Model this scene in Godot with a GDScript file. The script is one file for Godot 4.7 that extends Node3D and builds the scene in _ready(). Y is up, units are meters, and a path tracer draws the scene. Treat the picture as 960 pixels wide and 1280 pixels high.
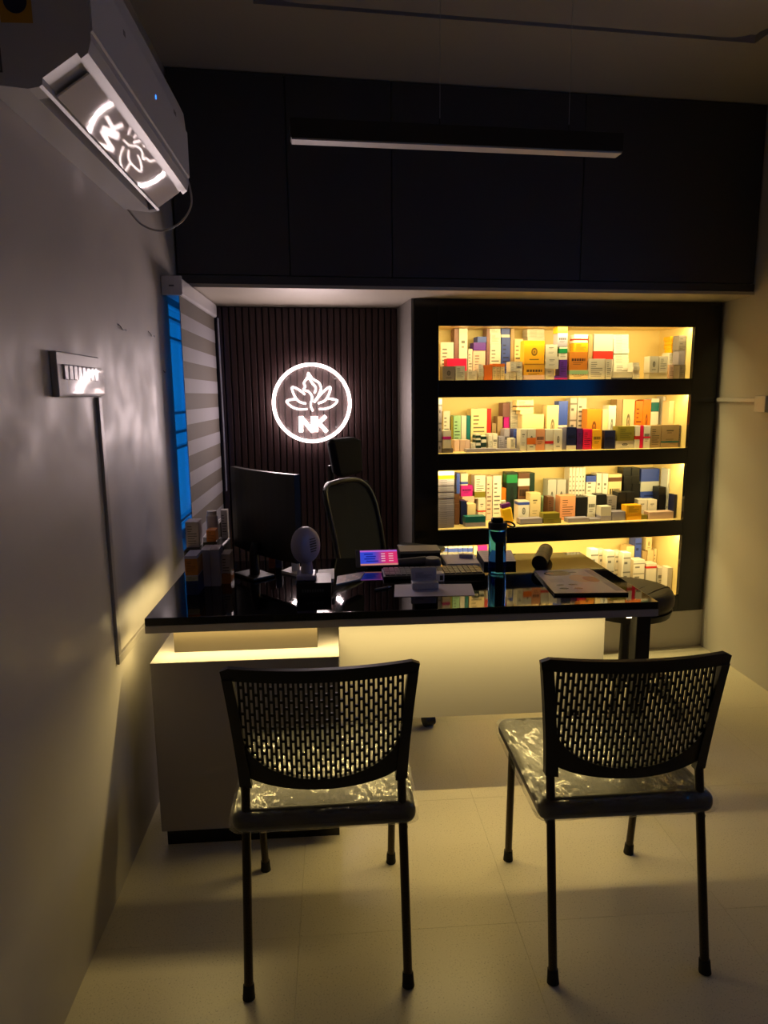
extends Node3D
# A small clinic office at night. Units are metres; P(x, y, d) is x right of the camera, y up, d metres ahead of the camera.

const TILT := 0.09198           # the rear wall stands 5.27 degrees off square
const WALL_L := -0.665
const WALL_R := 2.09
const CEIL := 2.79
const DESK := 0.775
var M := {}
var taken := {}
var text_tex := []

func P(x: float, y: float, d: float) -> Vector3:
	return Vector3(x, y, -d)

# ---------- naming ----------
func numbered(called: String) -> String:
	if not taken.has(called):
		taken[called] = 0
		return called
	taken[called] += 1
	return "%s_%03d" % [called, taken[called]]

func tag(o: Node, label: String, category: String, group := ""):
	o.set_meta("label", label)
	o.set_meta("category", category)
	if group != "":
		o.set_meta("group", group)

func thing(called: String, label: String, category: String, at: Vector3, turn := 0.0, group := "") -> Node3D:
	var o := Node3D.new()
	o.name = numbered(called)
	add_child(o)
	o.position = at
	o.rotation.y = turn
	tag(o, label, category, group)
	return o

func part(called: String, st: SurfaceTool, m: Material, parent: Node, at := Vector3.ZERO) -> MeshInstance3D:
	var o := MeshInstance3D.new()
	o.name = called if parent != self else numbered(called)
	o.mesh = st.commit()
	o.material_override = m
	o.cast_shadow = GeometryInstance3D.SHADOW_CASTING_SETTING_ON
	parent.add_child(o, true)
	o.position = at
	return o

func single(called: String, st: SurfaceTool, m: Material, label: String, category: String, at := Vector3.ZERO, turn := 0.0, group := "") -> MeshInstance3D:
	var o := part(called, st, m, self, at)
	o.rotation.y = turn
	tag(o, label, category, group)
	return o

func structure(called: String, st: SurfaceTool, m: Material) -> MeshInstance3D:
	var o := part(called, st, m, self)
	o.set_meta("kind", "structure")
	return o

# ---------- mesh helpers ----------
func mb() -> SurfaceTool:
	var st := SurfaceTool.new()
	st.begin(Mesh.PRIMITIVE_TRIANGLES)
	return st

func quad(st: SurfaceTool, a: Vector3, b: Vector3, c: Vector3, d: Vector3, out: Vector3, uv := true):
	var n := (b - a).cross(c - a)
	if n.length_squared() < 1e-16:
		n = (c - a).cross(d - a)
	n = n.normalized()
	var v := [a, b, c, d]
	var t := [Vector2(0, 1), Vector2(1, 1), Vector2(1, 0), Vector2(0, 0)]
	if n.dot(out) < 0.0:
		n = -n
		v = [a, d, c, b]
		t = [t[0], t[3], t[2], t[1]]
	for i in [0, 2, 1, 0, 3, 2]:
		st.set_normal(n)
		st.set_uv(t[i] if uv else Vector2(0.02, 0.02))
		st.add_vertex(v[i])

# a plain box from lo to hi; the +z face carries the print (uv 0..1)
func box(st: SurfaceTool, lo: Vector3, hi: Vector3, t := Transform3D.IDENTITY):
	var c := []
	for i in 8:
		c.append(t * Vector3(hi.x if i & 1 else lo.x, hi.y if i & 2 else lo.y, hi.z if i & 4 else lo.z))
	var b := t.basis
	quad(st, c[4], c[5], c[7], c[6], b.z)
	quad(st, c[1], c[0], c[2], c[3], -b.z, false)
	quad(st, c[5], c[1], c[3], c[7], b.x, false)
	quad(st, c[0], c[4], c[6], c[2], -b.x, false)
	quad(st, c[6], c[7], c[3], c[2], b.y, false)
	quad(st, c[0], c[1], c[5], c[4], -b.y, false)

# world-frame box in (x, y, depth ahead)
func wbox(st: SurfaceTool, x0: float, x1: float, y0: float, y1: float, d0: float, d1: float):
	box(st, Vector3(x0, y0, -d1), Vector3(x1, y1, -d0))

# a box with rounded edges of radius r
func rbox(st: SurfaceTool, c: Vector3, half: Vector3, r: float, n := 2, t := Transform3D.IDENTITY, push = null):
	r = minf(r, minf(half.x, minf(half.y, half.z)) * 0.999)
	var inner := half - Vector3(r, r, r)
	var ax := []
	for a in 3:
		var l := []
		for k in n + 1:
			l.append(Vector2(-inner[a], -1.0 + float(k) / n))
		for k in n + 1:
			l.append(Vector2(inner[a], float(k) / n))
		ax.append(l)
	for f in 3:
		var u := (f + 1) % 3
		var w := (f + 2) % 3
		for s in [-1.0, 1.0]:
			for i in ax[u].size() - 1:
				for j in ax[w].size() - 1:
					var q := []
					var qn := []
					for ij in [[i, j], [i + 1, j], [i + 1, j + 1], [i, j + 1]]:
						var base := Vector3.ZERO
						var dir := Vector3.ZERO
						base[f] = s * inner[f]
						dir[f] = s
						base[u] = ax[u][ij[0]].x
						dir[u] = ax[u][ij[0]].y
						base[w] = ax[w][ij[1]].x
						dir[w] = ax[w][ij[1]].y
						dir = dir.normalized()
						var p := c + base + dir * r
						if push != null:
							p = push.call(p, dir)
						q.append(t * p)
						qn.append((t.basis * dir).normalized())
					var idx := [0, 2, 1, 0, 3, 2] if s > 0 else [0, 1, 2, 0, 2, 3]
					for k in idx:
						st.set_normal(qn[k])
						st.set_uv(Vector2(k == 1 or k == 2, k < 2))
						st.add_vertex(q[k])

func tube(st: SurfaceTool, pts: Array, r0: float, r1 := -1.0, sides := 10, closed := false):
	if r1 < 0.0:
		r1 = r0
	var n := pts.size()
	var rings := []
	var dirs := []
	var up := Vector3(0.013, 1, 0.021).normalized()
	for i in n:
		var a: Vector3 = pts[(i - 1 + n) % n] if closed else pts[maxi(i - 1, 0)]
		var b: Vector3 = pts[(i + 1) % n] if closed else pts[mini(i + 1, n - 1)]
		var t := (b - a).normalized()
		if i == 0 and absf(t.dot(up)) > 0.95:
			up = Vector3(1, 0.02, 0.01).normalized()
		var x := (up - t * up.dot(t)).normalized()
		up = x
		var y := t.cross(x)
		var r := lerpf(r0, r1, float(i) / maxf(1.0, n - 1))
		var ring := []
		var dr := []
		for k in sides:
			var an := TAU * k / sides
			var d := x * cos(an) + y * sin(an)
			dr.append(d)
			ring.append(pts[i] + d * r)
		rings.append(ring)
		dirs.append(dr)
	for i in (n if closed else n - 1):
		var j := (i + 1) % n
		for k in sides:
			var l := (k + 1) % sides
			for e in [[i, k], [j, k], [j, l], [i, k], [j, l], [i, l]]:
				st.set_normal(dirs[e[0]][e[1]])
				st.set_uv(Vector2.ZERO)
				st.add_vertex(rings[e[0]][e[1]])
	if not closed:
		for e in [[0, -1.0], [n - 1, 1.0]]:
			var t2: Vector3 = (pts[mini(e[0] + 1, n - 1)] - pts[maxi(e[0] - 1, 0)]).normalized() * e[1]
			for k in sides:
				var l2 := (k + 1) % sides
				var tri := [pts[e[0]], rings[e[0]][k], rings[e[0]][l2]] if e[1] < 0 else [pts[e[0]], rings[e[0]][l2], rings[e[0]][k]]
				for v in tri:
					st.set_normal(t2)
					st.set_uv(Vector2.ZERO)
					st.add_vertex(v)

# profile: Array of Vector2(radius, height) turned about the local y axis
func lathe(st: SurfaceTool, prof: Array, t := Transform3D.IDENTITY, sides := 24):
	for i in prof.size() - 1:
		var a: Vector2 = prof[i]
		var b: Vector2 = prof[i + 1]
		var tn := (b - a)
		var nn: Vector2 = Vector2(tn.y, -tn.x).normalized()
		for k in sides:
			var p := TAU * k / sides
			var q := TAU * (k + 1) / sides
			var e := [[a, p], [b, q], [b, p], [a, p], [a, q], [b, q]]
			for x in e:
				var c := cos(x[1])
				var s := sin(x[1])
				st.set_normal((t.basis * Vector3(nn.x * c, nn.y, nn.x * s)).normalized())
				st.set_uv(Vector2.ZERO)
				st.add_vertex(t * Vector3(x[0].x * c, x[0].y, x[0].x * s))

# outline (Vector2 list) extruded from z0 to z1 of the transform
func prism(st: SurfaceTool, outline: Array, z0: float, z1: float, t := Transform3D.IDENTITY):
	var poly := PackedVector2Array(outline)
	if Geometry2D.is_polygon_clockwise(poly):
		poly.reverse()
	var n := poly.size()
	for i in n:
		var a := poly[i]
		var b := poly[(i + 1) % n]
		var o := Vector3(b.y - a.y, a.x - b.x, 0)
		quad(st, t * Vector3(a.x, a.y, z0), t * Vector3(b.x, b.y, z0), t * Vector3(b.x, b.y, z1), t * Vector3(a.x, a.y, z1), t.basis * o, false)
	var tri := Geometry2D.triangulate_polygon(poly)
	for e in [[z0, -1.0], [z1, 1.0]]:
		for k in range(0, tri.size(), 3):
			var v := [poly[tri[k]], poly[tri[k + 1]], poly[tri[k + 2]]]
			var cr: float = (v[1] - v[0]).cross(v[2] - v[0])
			if (cr > 0) == (e[1] > 0):
				v = [v[0], v[2], v[1]]
			for p in v:
				st.set_normal((t.basis * Vector3(0, 0, e[1])).normalized())
				st.set_uv(Vector2.ZERO)
				st.add_vertex(t * Vector3(p.x, p.y, e[0]))

func smooth(pts: Array, steps := 6, closed := false) -> Array:
	var o := []
	var n := pts.size()
	for i in (n if closed else n - 1):
		var p0 = pts[(i - 1 + n) % n] if closed else pts[maxi(i - 1, 0)]
		var p1 = pts[i]
		var p2 = pts[(i + 1) % n]
		var p3 = pts[(i + 2) % n] if closed else pts[mini(i + 2, n - 1)]
		for k in steps:
			o.append(p1.cubic_interpolate(p2, p0, p3, float(k) / steps))
	if not closed:
		o.append(pts[n - 1])
	return o

# a ribbon: stations [edge a, edge b] on a surface map, with thickness along nrm
func ribbon(st: SurfaceTool, sta: Array, thick: float, nrm := Vector3(0, 0, 1)):
	var h := nrm * thick / 2.0
	for i in sta.size() - 1:
		var a: Vector3 = sta[i][0]
		var b: Vector3 = sta[i][1]
		var c: Vector3 = sta[i + 1][1]
		var d: Vector3 = sta[i + 1][0]
		quad(st, a + h, b + h, c + h, d + h, nrm, false)
		quad(st, a - h, b - h, c - h, d - h, -nrm, false)
		quad(st, a - h, a + h, d + h, d - h, a - b, false)
		quad(st, b - h, b + h, c + h, c - h, b - a, false)
	for e in [[0, 1], [sta.size() - 1, sta.size() - 2]]:
		var p = sta[e[0]]
		quad(st, p[0] - h, p[1] - h, p[1] + h, p[0] + h, p[0] - sta[e[1]][0], false)

# ---------- materials ----------
func mat(called: String, c: Color, rough: float, metal := 0.0) -> StandardMaterial3D:
	var m := StandardMaterial3D.new()
	m.resource_name = called
	m.albedo_color = c
	m.roughness = rough
	m.metallic = metal
	M[called] = m
	return m

func glow(called: String, c: Color, energy: float) -> StandardMaterial3D:
	var m := mat(called, Color(0.8, 0.8, 0.8), 0.5)
	m.emission_enabled = true
	m.emission = c
	m.emission_energy_multiplier = energy
	return m

func noise_tex(freq: float, ramp: Array, seed_ := 1, size := 512, normal := false, strength := 4.0) -> NoiseTexture2D:
	var f := FastNoiseLite.new()
	f.seed = seed_
	f.frequency = freq
	f.fractal_octaves = 4
	var t := NoiseTexture2D.new()
	t.noise = f
	t.width = size
	t.height = size
	t.seamless = true
	if normal:
		t.as_normal_map = true
		t.bump_strength = strength
	else:
		var g := Gradient.new()
		g.offsets = PackedFloat32Array(ramp.map(func(x): return x[0]))
		g.colors = PackedColorArray(ramp.map(func(x): return x[1]))
		t.color_ramp = g
	return t

func g(v: float) -> Color:
	return Color(v, v, v)

func make_materials():
	var m := mat("wall_paint", Color(0.72, 0.70, 0.68), 0.42)
	m.uv1_triplanar = true
	m.uv1_world_triplanar = true
	m.uv1_scale = Vector3(0.7, 0.7, 0.7)
	m.roughness = 1.0
	m.roughness_texture = noise_tex(0.012, [[0.0, g(0.38)], [0.45, g(0.50)], [1.0, g(0.62)]], 5)
	m.normal_enabled = true
	m.normal_texture = noise_tex(0.02, [], 8, 512, true, 1.2)
	m.normal_scale = 0.14
	mat("ceiling_paint", Color(0.62, 0.60, 0.59), 0.85)
	m = mat("floor_tile", Color(0.82, 0.79, 0.71), 0.34)
	m.uv1_triplanar = true
	m.uv1_world_triplanar = true
	m.uv1_scale = Vector3(2.2, 2.2, 2.2)
	m.albedo_texture = noise_tex(0.07, [[0.0, g(0.6)], [0.17, g(0.72)], [0.25, g(0.96)], [1.0, g(1.0)]], 3, 1024)
	mat("grout", Color(0.74, 0.70, 0.60), 0.6)
	mat("loft_laminate", Color(0.225, 0.225, 0.24), 0.55)
	mat("soffit_laminate", Color(0.66, 0.63, 0.58), 0.5)
	m = mat("slat_wood", Color(0.27, 0.18, 0.185), 0.5)
	m.uv1_triplanar = true
	m.uv1_scale = Vector3(9, 0.7, 9)
	m.albedo_texture = noise_tex(0.03, [[0.0, g(0.7)], [0.5, g(0.9)], [1.0, g(1.0)]], 11)
	mat("slat_back", Color(0.07, 0.05, 0.05), 0.7)
	mat("black_laminate", Color(0.028, 0.028, 0.032), 0.16)
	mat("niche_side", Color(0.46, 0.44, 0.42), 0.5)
	mat("cream_laminate", Color(0.90, 0.81, 0.57), 0.4)
	mat("desk_stone", Color(0.012, 0.012, 0.014), 0.035)
	mat("desk_white", Color(0.66, 0.645, 0.63), 0.24)
	mat("desk_grey", Color(0.60, 0.58, 0.59), 0.35)
	mat("riser_taupe", Color(0.25, 0.225, 0.19), 0.4)
	mat("black_metal", Color(0.02, 0.02, 0.022), 0.35)
	mat("black_plastic", Color(0.022, 0.022, 0.025), 0.42)
	mat("chair_black", Color(0.018, 0.018, 0.02), 0.5)
	m = mat("seat_fabric", Color(0.05, 0.055, 0.075), 0.32)
	m = mat("film", Color(0.85, 0.87, 0.9, 0.06), 0.17)
	m.transparency = BaseMaterial3D.TRANSPARENCY_ALPHA
	m.normal_enabled = true
	m.uv1_triplanar = true
	m.uv1_scale = Vector3(1.2, 1.2, 0.45)
	m.normal_texture = noise_tex(0.015, [], 21, 512, true, 9.0)
	m.normal_scale = 0.7
	m = mat("leg_metal", Color(0.32, 0.29, 0.26), 0.32, 0.9)
	m.uv1_triplanar = true
	m.uv1_scale = Vector3(12, 12, 12)
	m.albedo_texture = noise_tex(0.05, [[0.0, g(0.35)], [0.5, g(0.8)], [1.0, g(1.0)]], 14)
	mat("rubber", Color(0.015, 0.015, 0.015), 0.8)
	mat("chair_mesh", Color(0.17, 0.175, 0.19), 0.9)
	M.chair_mesh.metallic_specular = 0.15
	mat("chair_pad", Color(0.10, 0.105, 0.125), 0.8)
	M.chair_pad.metallic_specular = 0.2
	mat("leather", Color(0.16, 0.115, 0.085), 0.5)
	mat("ac_white", Color(0.76, 0.76, 0.78), 0.32)
	mat("ac_flap", Color(0.85, 0.83, 0.82), 0.03)
	mat("white_plastic", Color(0.78, 0.77, 0.78), 0.22)
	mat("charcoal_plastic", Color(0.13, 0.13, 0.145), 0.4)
	mat("grey_plastic", Color(0.34, 0.34, 0.36), 0.35)
	mat("lilac_plastic", Color(0.62, 0.60, 0.70), 0.3)
	m = mat("clear_cover", Color(0.9, 0.9, 0.92, 0.10), 0.05)
	m.transparency = BaseMaterial3D.TRANSPARENCY_ALPHA
	m = mat("pane", Color(0.8, 0.9, 1.0, 0.06), 0.03)
	m.transparency = BaseMaterial3D.TRANSPARENCY_ALPHA
	m = mat("acrylic", Color(0.9, 0.85, 0.85, 0.05), 0.06)
	m.transparency = BaseMaterial3D.TRANSPARENCY_ALPHA
	mat("aluminium", Color(0.70, 0.70, 0.71), 0.35, 0.6)
	mat("trunking", Color(0.62, 0.60, 0.58), 0.4)
	m = mat("blind_solid", Color(0.52, 0.51, 0.53), 0.8)
	m = mat("blind_sheer", Color(0.36, 0.33, 0.30), 0.85)
	mat("paper", Color(0.86, 0.85, 0.86), 0.6)
	mat("paper_lilac", Color(0.70, 0.68, 0.76), 0.55)
	mat("navy_print", Color(0.06, 0.07, 0.22), 0.4)
	mat("yellow_print", Color(0.75, 0.55, 0.08), 0.4)
	mat("tubing_white", Color(0.66, 0.64, 0.62), 0.4)
	mat("diffuser", Color(0.66, 0.64, 0.64), 0.5)
	m = mat("bottle_blue", Color(0.22, 0.55, 0.95, 0.04), 0.06)
	m.refraction_enabled = true
	m.refraction_scale = 0.02
	mat("bottle_core", Color(0.02, 0.03, 0.05), 0.3)
	glow("neon", Color(1.0, 0.89, 0.87), 11.0)
	glow("led_warm", Color(1.0, 0.88, 0.60), 9.0)
	glow("led_shelf", Color(1.0, 0.91, 0.62), 5.0)
	glow("indicator", Color(0.15, 0.5, 1.0), 3.0)

# greyscale prints shared by the cartons: text lines, word block, small mark, round emblem, layered lines
func make_prints():
	var r := RandomNumberGenerator.new()
	r.seed = 77
	for kind in 6:
		var im := Image.create(96, 96, false, Image.FORMAT_RGB8)
		im.fill(Color(1, 1, 1))
		if kind == 1:
			for k in 7:
				var w := r.randi_range(26, 70)
				im.fill_rect(Rect2i(14, 16 + k * 9, w, 3), g(0.45 + 0.05 * (k % 3)))
			im.fill_rect(Rect2i(14, 80, 60, 2), g(0.6))
		elif kind == 2:
			im.fill_rect(Rect2i(12, 34, 72, 14), g(0.38))
			for k in 5:
				im.fill_rect(Rect2i(24 + k * 13, 34, 3, 14), g(1.0))
			im.fill_rect(Rect2i(20, 56, 52, 3), g(0.6))
			im.fill_rect(Rect2i(20, 64, 40, 3), g(0.6))
		elif kind == 3:
			im.fill_rect(Rect2i(26, 22, 40, 5), g(0.5))
			im.fill_rect(Rect2i(30, 32, 26, 3), g(0.6))
			im.fill_rect(Rect2i(24, 60, 44, 2), g(0.6))
			im.fill_rect(Rect2i(24, 68, 36, 2), g(0.6))
		elif kind == 4:
			for y in 96:
				for x in 96:
					var d := Vector2(x - 48, (y - 46) * 0.9).length()
					if d < 15.0:
						im.set_pixel(x, y, g(0.50) if d > 9.0 or d < 4.0 else g(0.80))
			im.fill_rect(Rect2i(26, 76, 44, 4), g(0.5))
		elif kind == 5:
			for k in 3:
				im.fill_rect(Rect2i(0, 10 + k * 32, 96, 3), g(0.62))
				im.fill_rect(Rect2i(14, 20 + k * 32, 40, 5), g(0.55))
		text_tex.append(ImageTexture.create_from_image(im))

func carton_mat(c: Color, kind: int) -> StandardMaterial3D:
	var key := "carton_%s_%d" % [c.to_html(false), kind]
	if M.has(key):
		return M[key]
	var m := mat(key, c, 0.42)
	if kind > 0:
		m.albedo_texture = text_tex[kind]
	return m

# ---------- scene ----------
func _ready():
	camera_and_light()
	make_materials()
	make_prints()
	room()
	loft()
	slat_wall()
	shelving()
	desk()
	window_and_blind()
	neon_sign()
	air_conditioner()
	wall_fittings()
	pendant()
	office_chair()
	stool()
	visitor_chair("black perforated-back visitor chair in front of the white desk pedestal", P(-0.045, 0, 1.71), 0.5)
	visitor_chair("black perforated-back visitor chair nearer the right wall, before the desk leg", P(0.711, 0, 1.69), -0.3)
	cartons()
	desk_things()

func area(called: String, at: Vector3, look: Vector3, size: Vector2, c: Color, e: float, top := Vector3.ZERO):
	var l := AreaLight3D.new()
	l.name = called
	add_child(l)
	l.area_size = size
	l.light_color = c
	l.light_energy = e
	l.set("area_range", 8.0)
	l.set("area_attenuation", 2.0)
	l.shadow_enabled = true
	l.position = at
	var up := top if top != Vector3.ZERO else (Vector3.UP if absf(look.normalized().y) < 0.9 else Vector3(0, 0, -1))
	l.look_at_from_position(at, at + look, up)

func camera_and_light():
	var cam := Camera3D.new()
	cam.name = "camera"
	add_child(cam)
	cam.fov = 73.42
	cam.position = Vector3(0, 1.45, 0)
	cam.rotation_degrees = Vector3(-9.674, -4.06, -0.614)
	cam.near = 0.02
	cam.current = true
	var w := WorldEnvironment.new()
	w.name = "environment"
	var e := Environment.new()
	e.background_mode = Environment.BG_COLOR
	e.background_color = Color(0.06, 0.56, 1.0)
	e.background_energy_multiplier = 2.1
	e.tonemap_mode = Environment.TONE_MAPPER_LINEAR
	e.tonemap_exposure = 0.94
	e.sdfgi_enabled = true
	e.ssao_enabled = true
	e.ssil_enabled = true
	w.environment = e
	add_child(w)
	# LED tape under the front edge of the desk
	area("desk_tape_light", P(0.185, 0.7235, 2.121), Vector3(0, -1, 0.10), Vector2(1.566, 0.008), Color(1.0, 0.875, 0.55), 0.68)
	area("desk_side_tape_light", P(-0.5845, 0.732, 2.40), Vector3(-1, -0.15, 0), Vector2(0.50, 0.008), Color(1.0, 0.88, 0.60), 0.030)
	# LED tape at the head of each shelf bay
	for k in 4:
		var y: float = [1.787, 1.434, 1.061, 0.659][k]
		var c := shelf_point(0.70, y + 0.003, 0.0215)
		area("bay_tape_light" if k == 0 else "bay_tape_light_%03d" % k, c, Vector3(-sin(TILT) * 0.55, -1, -cos(TILT) * 0.55), Vector2(1.38, 0.008), Color(1.0, 0.90, 0.585), 0.66)
	# the neon sign
	var sp := rear(3.80) * Vector3(-0.117, 1.41, 0)
	var fw := Vector3(sin(TILT), 0, cos(TILT))
	for k in 32:
		var an := TAU * k / 32
		var rad := Basis(Vector3.UP, TILT) * Vector3(cos(an), sin(an), 0)
		area("neon_light" if k == 0 else "neon_light_%03d" % k, sp + rad * 0.2055 + fw * 0.0212, fw, Vector2(0.0400, 0.006), Color(1.0, 0.90, 0.90), 0.0235, rad)

# a point in the shelving unit: u from the left end of the bays, y height, d behind its front
func shelf_point(u: float, y: float, d: float) -> Vector3:
	var uu := u + 0.5343
	return Vector3(uu * cos(TILT) - d * sin(TILT), y, -(3.46 + uu * sin(TILT) + d * cos(TILT)))

func rear(z0: float) -> Transform3D:   # frame along the rear walls: x along, y up, z towards the room; origin at x = 0
	return Transform3D(Basis(Vector3.UP, TILT), Vector3(0, 0, -z0))

func room():
	var st := mb()
	wbox(st, WALL_L - 0.1, WALL_R + 0.1, -0.12, -0.010, -1.2, 4.6)
	var fl := structure("floor", st, M.grout)
	for i in range(-2, 4):
		for j in range(-2, 5):
			var x0 := maxf(0.475 + (i - 1) * 0.6, WALL_L)
			var x1 := minf(0.475 + i * 0.6, WALL_R)
			var d0 := maxf(1.66 + (j - 1) * 0.6, -1.0)
			var d1 := minf(1.66 + j * 0.6, 4.1)
			if x1 - x0 < 0.01 or d1 - d0 < 0.01:
				continue
			st = mb()
			wbox(st, x0 + 0.0003, x1 - 0.0003, -0.010, 0.0, d0 + 0.0003, d1 - 0.0003)
			part("tile", st, M.floor_tile, fl)
	# ceiling: level plaster with a square-cut groove round a central field with rounded corners
	st = mb()
	wbox(st, WALL_L - 0.15, WALL_R + 0.15, CEIL + 0.03, CEIL + 0.15, -1.2, 4.6)
	var ce := structure("ceiling", st, M.ceiling_paint)
	var ct := Transform3D(Basis(Vector3.UP, TILT), Vector3(0, CEIL, 0))
	st = mb()
	box(st, Vector3(-0.9, 0, -4.5), Vector3(2.6, 0.03, -2.675), ct)
	box(st, Vector3(-0.9, 0, -2.675), Vector3(0.0, 0.03, 1.25), ct)
	box(st, Vector3(1.93, 0, -2.675), Vector3(2.6, 0.03, 1.25), ct)
	box(st, Vector3(0.0, 0, 0.6), Vector3(1.93, 0.03, 1.25), ct)
	part("ceiling_border", st, M.ceiling_paint, ce)
	var o := []
	for cn in [[1.785, 2.53, 0.0], [0.145, 2.53, 90.0], [0.145, -0.455, 180.0], [1.785, -0.455, 270.0]]:
		for k in 7:
			var an := deg_to_rad(cn[2] + k * 15.0)
			o.append(Vector2(cn[0] + 0.12 * cos(an), cn[1] + 0.12 * sin(an)))
	st = mb()
	prism(st, o, 0.0, 0.03, Transform3D(Basis(Vector3(cos(TILT), 0, -sin(TILT)), Vector3(-sin(TILT), 0, -cos(TILT)), Vector3.UP), Vector3(0, CEIL, 0.0)))
	part("ceiling_field", st, M.ceiling_paint, ce)
	# left wall round the window
	st = mb()
	wbox(st, WALL_L - 0.13, WALL_L, 0, CEIL, -1.0, 2.965)
	wbox(st, WALL_L - 0.13, WALL_L, 0, CEIL, 3.60, 4.2)
	wbox(st, WALL_L - 0.13, WALL_L, 0, 0.79, 2.965, 3.60)
	wbox(st, WALL_L - 0.13, WALL_L, 1.90, CEIL, 2.965, 3.60)
	structure("wall_left", st, M.wall_paint)
	st = mb()
	wbox(st, WALL_R, WALL_R + 0.12, 0, CEIL, -1.0, 1.10)
	wbox(st, WALL_R, WALL_R + 0.12, 0, CEIL, 2.40, 4.2)
	wbox(st, WALL_R, WALL_R + 0.12, 0, 1.25, 1.10, 2.40)
	wbox(st, WALL_R, WALL_R + 0.12, 1.80, CEIL, 1.10, 2.40)
	structure("wall_right", st, M.wall_paint)
	st = mb()
	wbox(st, WALL_L - 0.13, WALL_R + 0.12, 0, CEIL, -1.12, -1.0)
	structure("wall_front", st, M.wall_paint)
	# rear wall: deep behind the sign, thicker under and around the shelving
	st = mb()
	box(st, Vector3(-1.0, 0, -0.12), Vector3(2.5, CEIL, 0), rear(3.87))
	structure("wall_back", st, M.wall_paint)
	st = mb()
	box(st, Vector3(0.395, 0, -0.40), Vector3(2.2, 0.215, 0), rear(3.462))
	structure("trim_1", st, M.wall_paint)
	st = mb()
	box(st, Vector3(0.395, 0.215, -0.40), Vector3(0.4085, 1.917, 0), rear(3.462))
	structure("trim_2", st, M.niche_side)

func loft():
	var r := thing("loft_cabinet", "dark grey overhead loft cabinet spanning the whole rear wall below the ceiling", "cabinet", Vector3.ZERO)
	var t := rear(3.2)
	var st := mb()
	box(st, Vector3(-0.635, 1.936, -0.30), Vector3(2.088, CEIL - 0.002, -0.022), t)
	part("body", st, M.loft_laminate, r)
	st = mb()
	box(st, Vector3(-0.72, 1.919, -0.665), Vector3(2.17, 1.934, 0.004), t)
	structure("trim_3", st, M.soffit_laminate)
	st = mb()
	box(st, Vector3(-0.665, 1.935, -0.02), Vector3(2.095, 1.969, 0.004), t)
	part("fascia", st, M.loft_laminate, r)
	var e := [-0.66, -0.178, 0.280, 1.180, 2.095]
	for k in 4:
		st = mb()
		rbox(st, Vector3((e[k] + e[k + 1]) / 2, (1.973 + CEIL - 0.004) / 2, -0.010), Vector3((e[k + 1] - e[k]) / 2 - 0.0015, (CEIL - 0.004 - 1.973) / 2, 0.010), 0.002, 1, t)
		part("door", st, M.loft_laminate, r)

func slat_wall():
	var t := rear(3.865)
	var r := thing("slat_panel", "dark brown fluted wood panel on the rear wall behind the glowing sign", "wall panel", Vector3.ZERO)
	var st := mb()
	box(st, Vector3(-0.645, 0.0, -0.003), Vector3(0.392, 1.9175, 0.008), t)
	part("backing", st, M.slat_back, r)
	var n := 29
	var x0 := -0.615
	var p := (0.392 - x0) / n
	st = mb()
	rbox(st, Vector3(0, 0.959, 0.018), Vector3(p * 0.41, 0.957, 0.010), 0.004, 1)
	var mesh := st.commit()
	for k in n:
		var o := MeshInstance3D.new()
		o.name = "slat"
		o.mesh = mesh
		o.material_override = M.slat_wood
		r.add_child(o, true)
		o.transform = t * Transform3D(Basis.IDENTITY, Vector3(x0 + (k + 0.5) * p, 0, 0))

func shelving():
	var t := rear(3.46)
	var r := thing("display_shelving", "black framed built-in shelving with four warm lit cream bays", "shelving", Vector3.ZERO)
	var ul := 0.5343
	var ur := 1.9343
	var lo := 0.411
	var hi := 2.082
	var ys := [[1.520, 1.787], [1.146, 1.434], [0.745, 1.061], [0.310, 0.659]]
	var st := mb()
	rbox(st, Vector3((lo + ul) / 2, 1.068, -0.005), Vector3((ul - lo) / 2, 0.849, 0.012), 0.002, 1, t)
	part("stile", st, M.black_laminate, r)
	st = mb()
	rbox(st, Vector3((hi + ur) / 2, 1.068, -0.005), Vector3((hi - ur) / 2, 0.849, 0.012), 0.002, 1, t)
	part("stile", st, M.black_laminate, r)
	var rails := [[1.787, 1.917], [1.434, 1.520], [1.061, 1.146], [0.659, 0.745], [0.219, 0.310]]
	for e in rails:
		st = mb()
		rbox(st, Vector3((ul + ur) / 2, (e[0] + e[1]) / 2, -0.004), Vector3((ur - ul) / 2 + 0.001, (e[1] - e[0]) / 2, 0.011), 0.002, 1, t)
		part("rail", st, M.black_laminate, r)
	for k in 4:
		st = mb()
		box(st, Vector3(ul - 0.02, ys[k][0] - 0.02, -0.34), Vector3(ur + 0.02, ys[k][0], -0.0155), t)
		part("shelf_board", st, M.cream_laminate, r)
		st = mb()
		box(st, Vector3(ul - 0.02, ys[k][1] + 0.012, -0.34), Vector3(ur + 0.02, ys[k][1] + 0.03, -0.0155), t)
		part("bay_top", st, M.cream_laminate, r)
		st = mb()
		box(st, Vector3(ul - 0.02, ys[k][0], -0.345), Vector3(ur + 0.02, ys[k][1] + 0.012, -0.335), t)
		part("back_panel", st, M.cream_laminate, r)
		for s in [ul - 0.02, ur]:
			st = mb()
			box(st, Vector3(s, ys[k][0], -0.335), Vector3(s + 0.02, ys[k][1] + 0.012, -0.0165), t)
			part("side_panel", st, M.cream_laminate, r)
		st = mb()
		box(st, Vector3(ul + 0.005, ys[k][1] + 0.0045, -0.0300), Vector3(ur - 0.005, ys[k][1] + 0.0095, -0.0160), t)
		part("led_tape", st, M.led_shelf, r)

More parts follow.
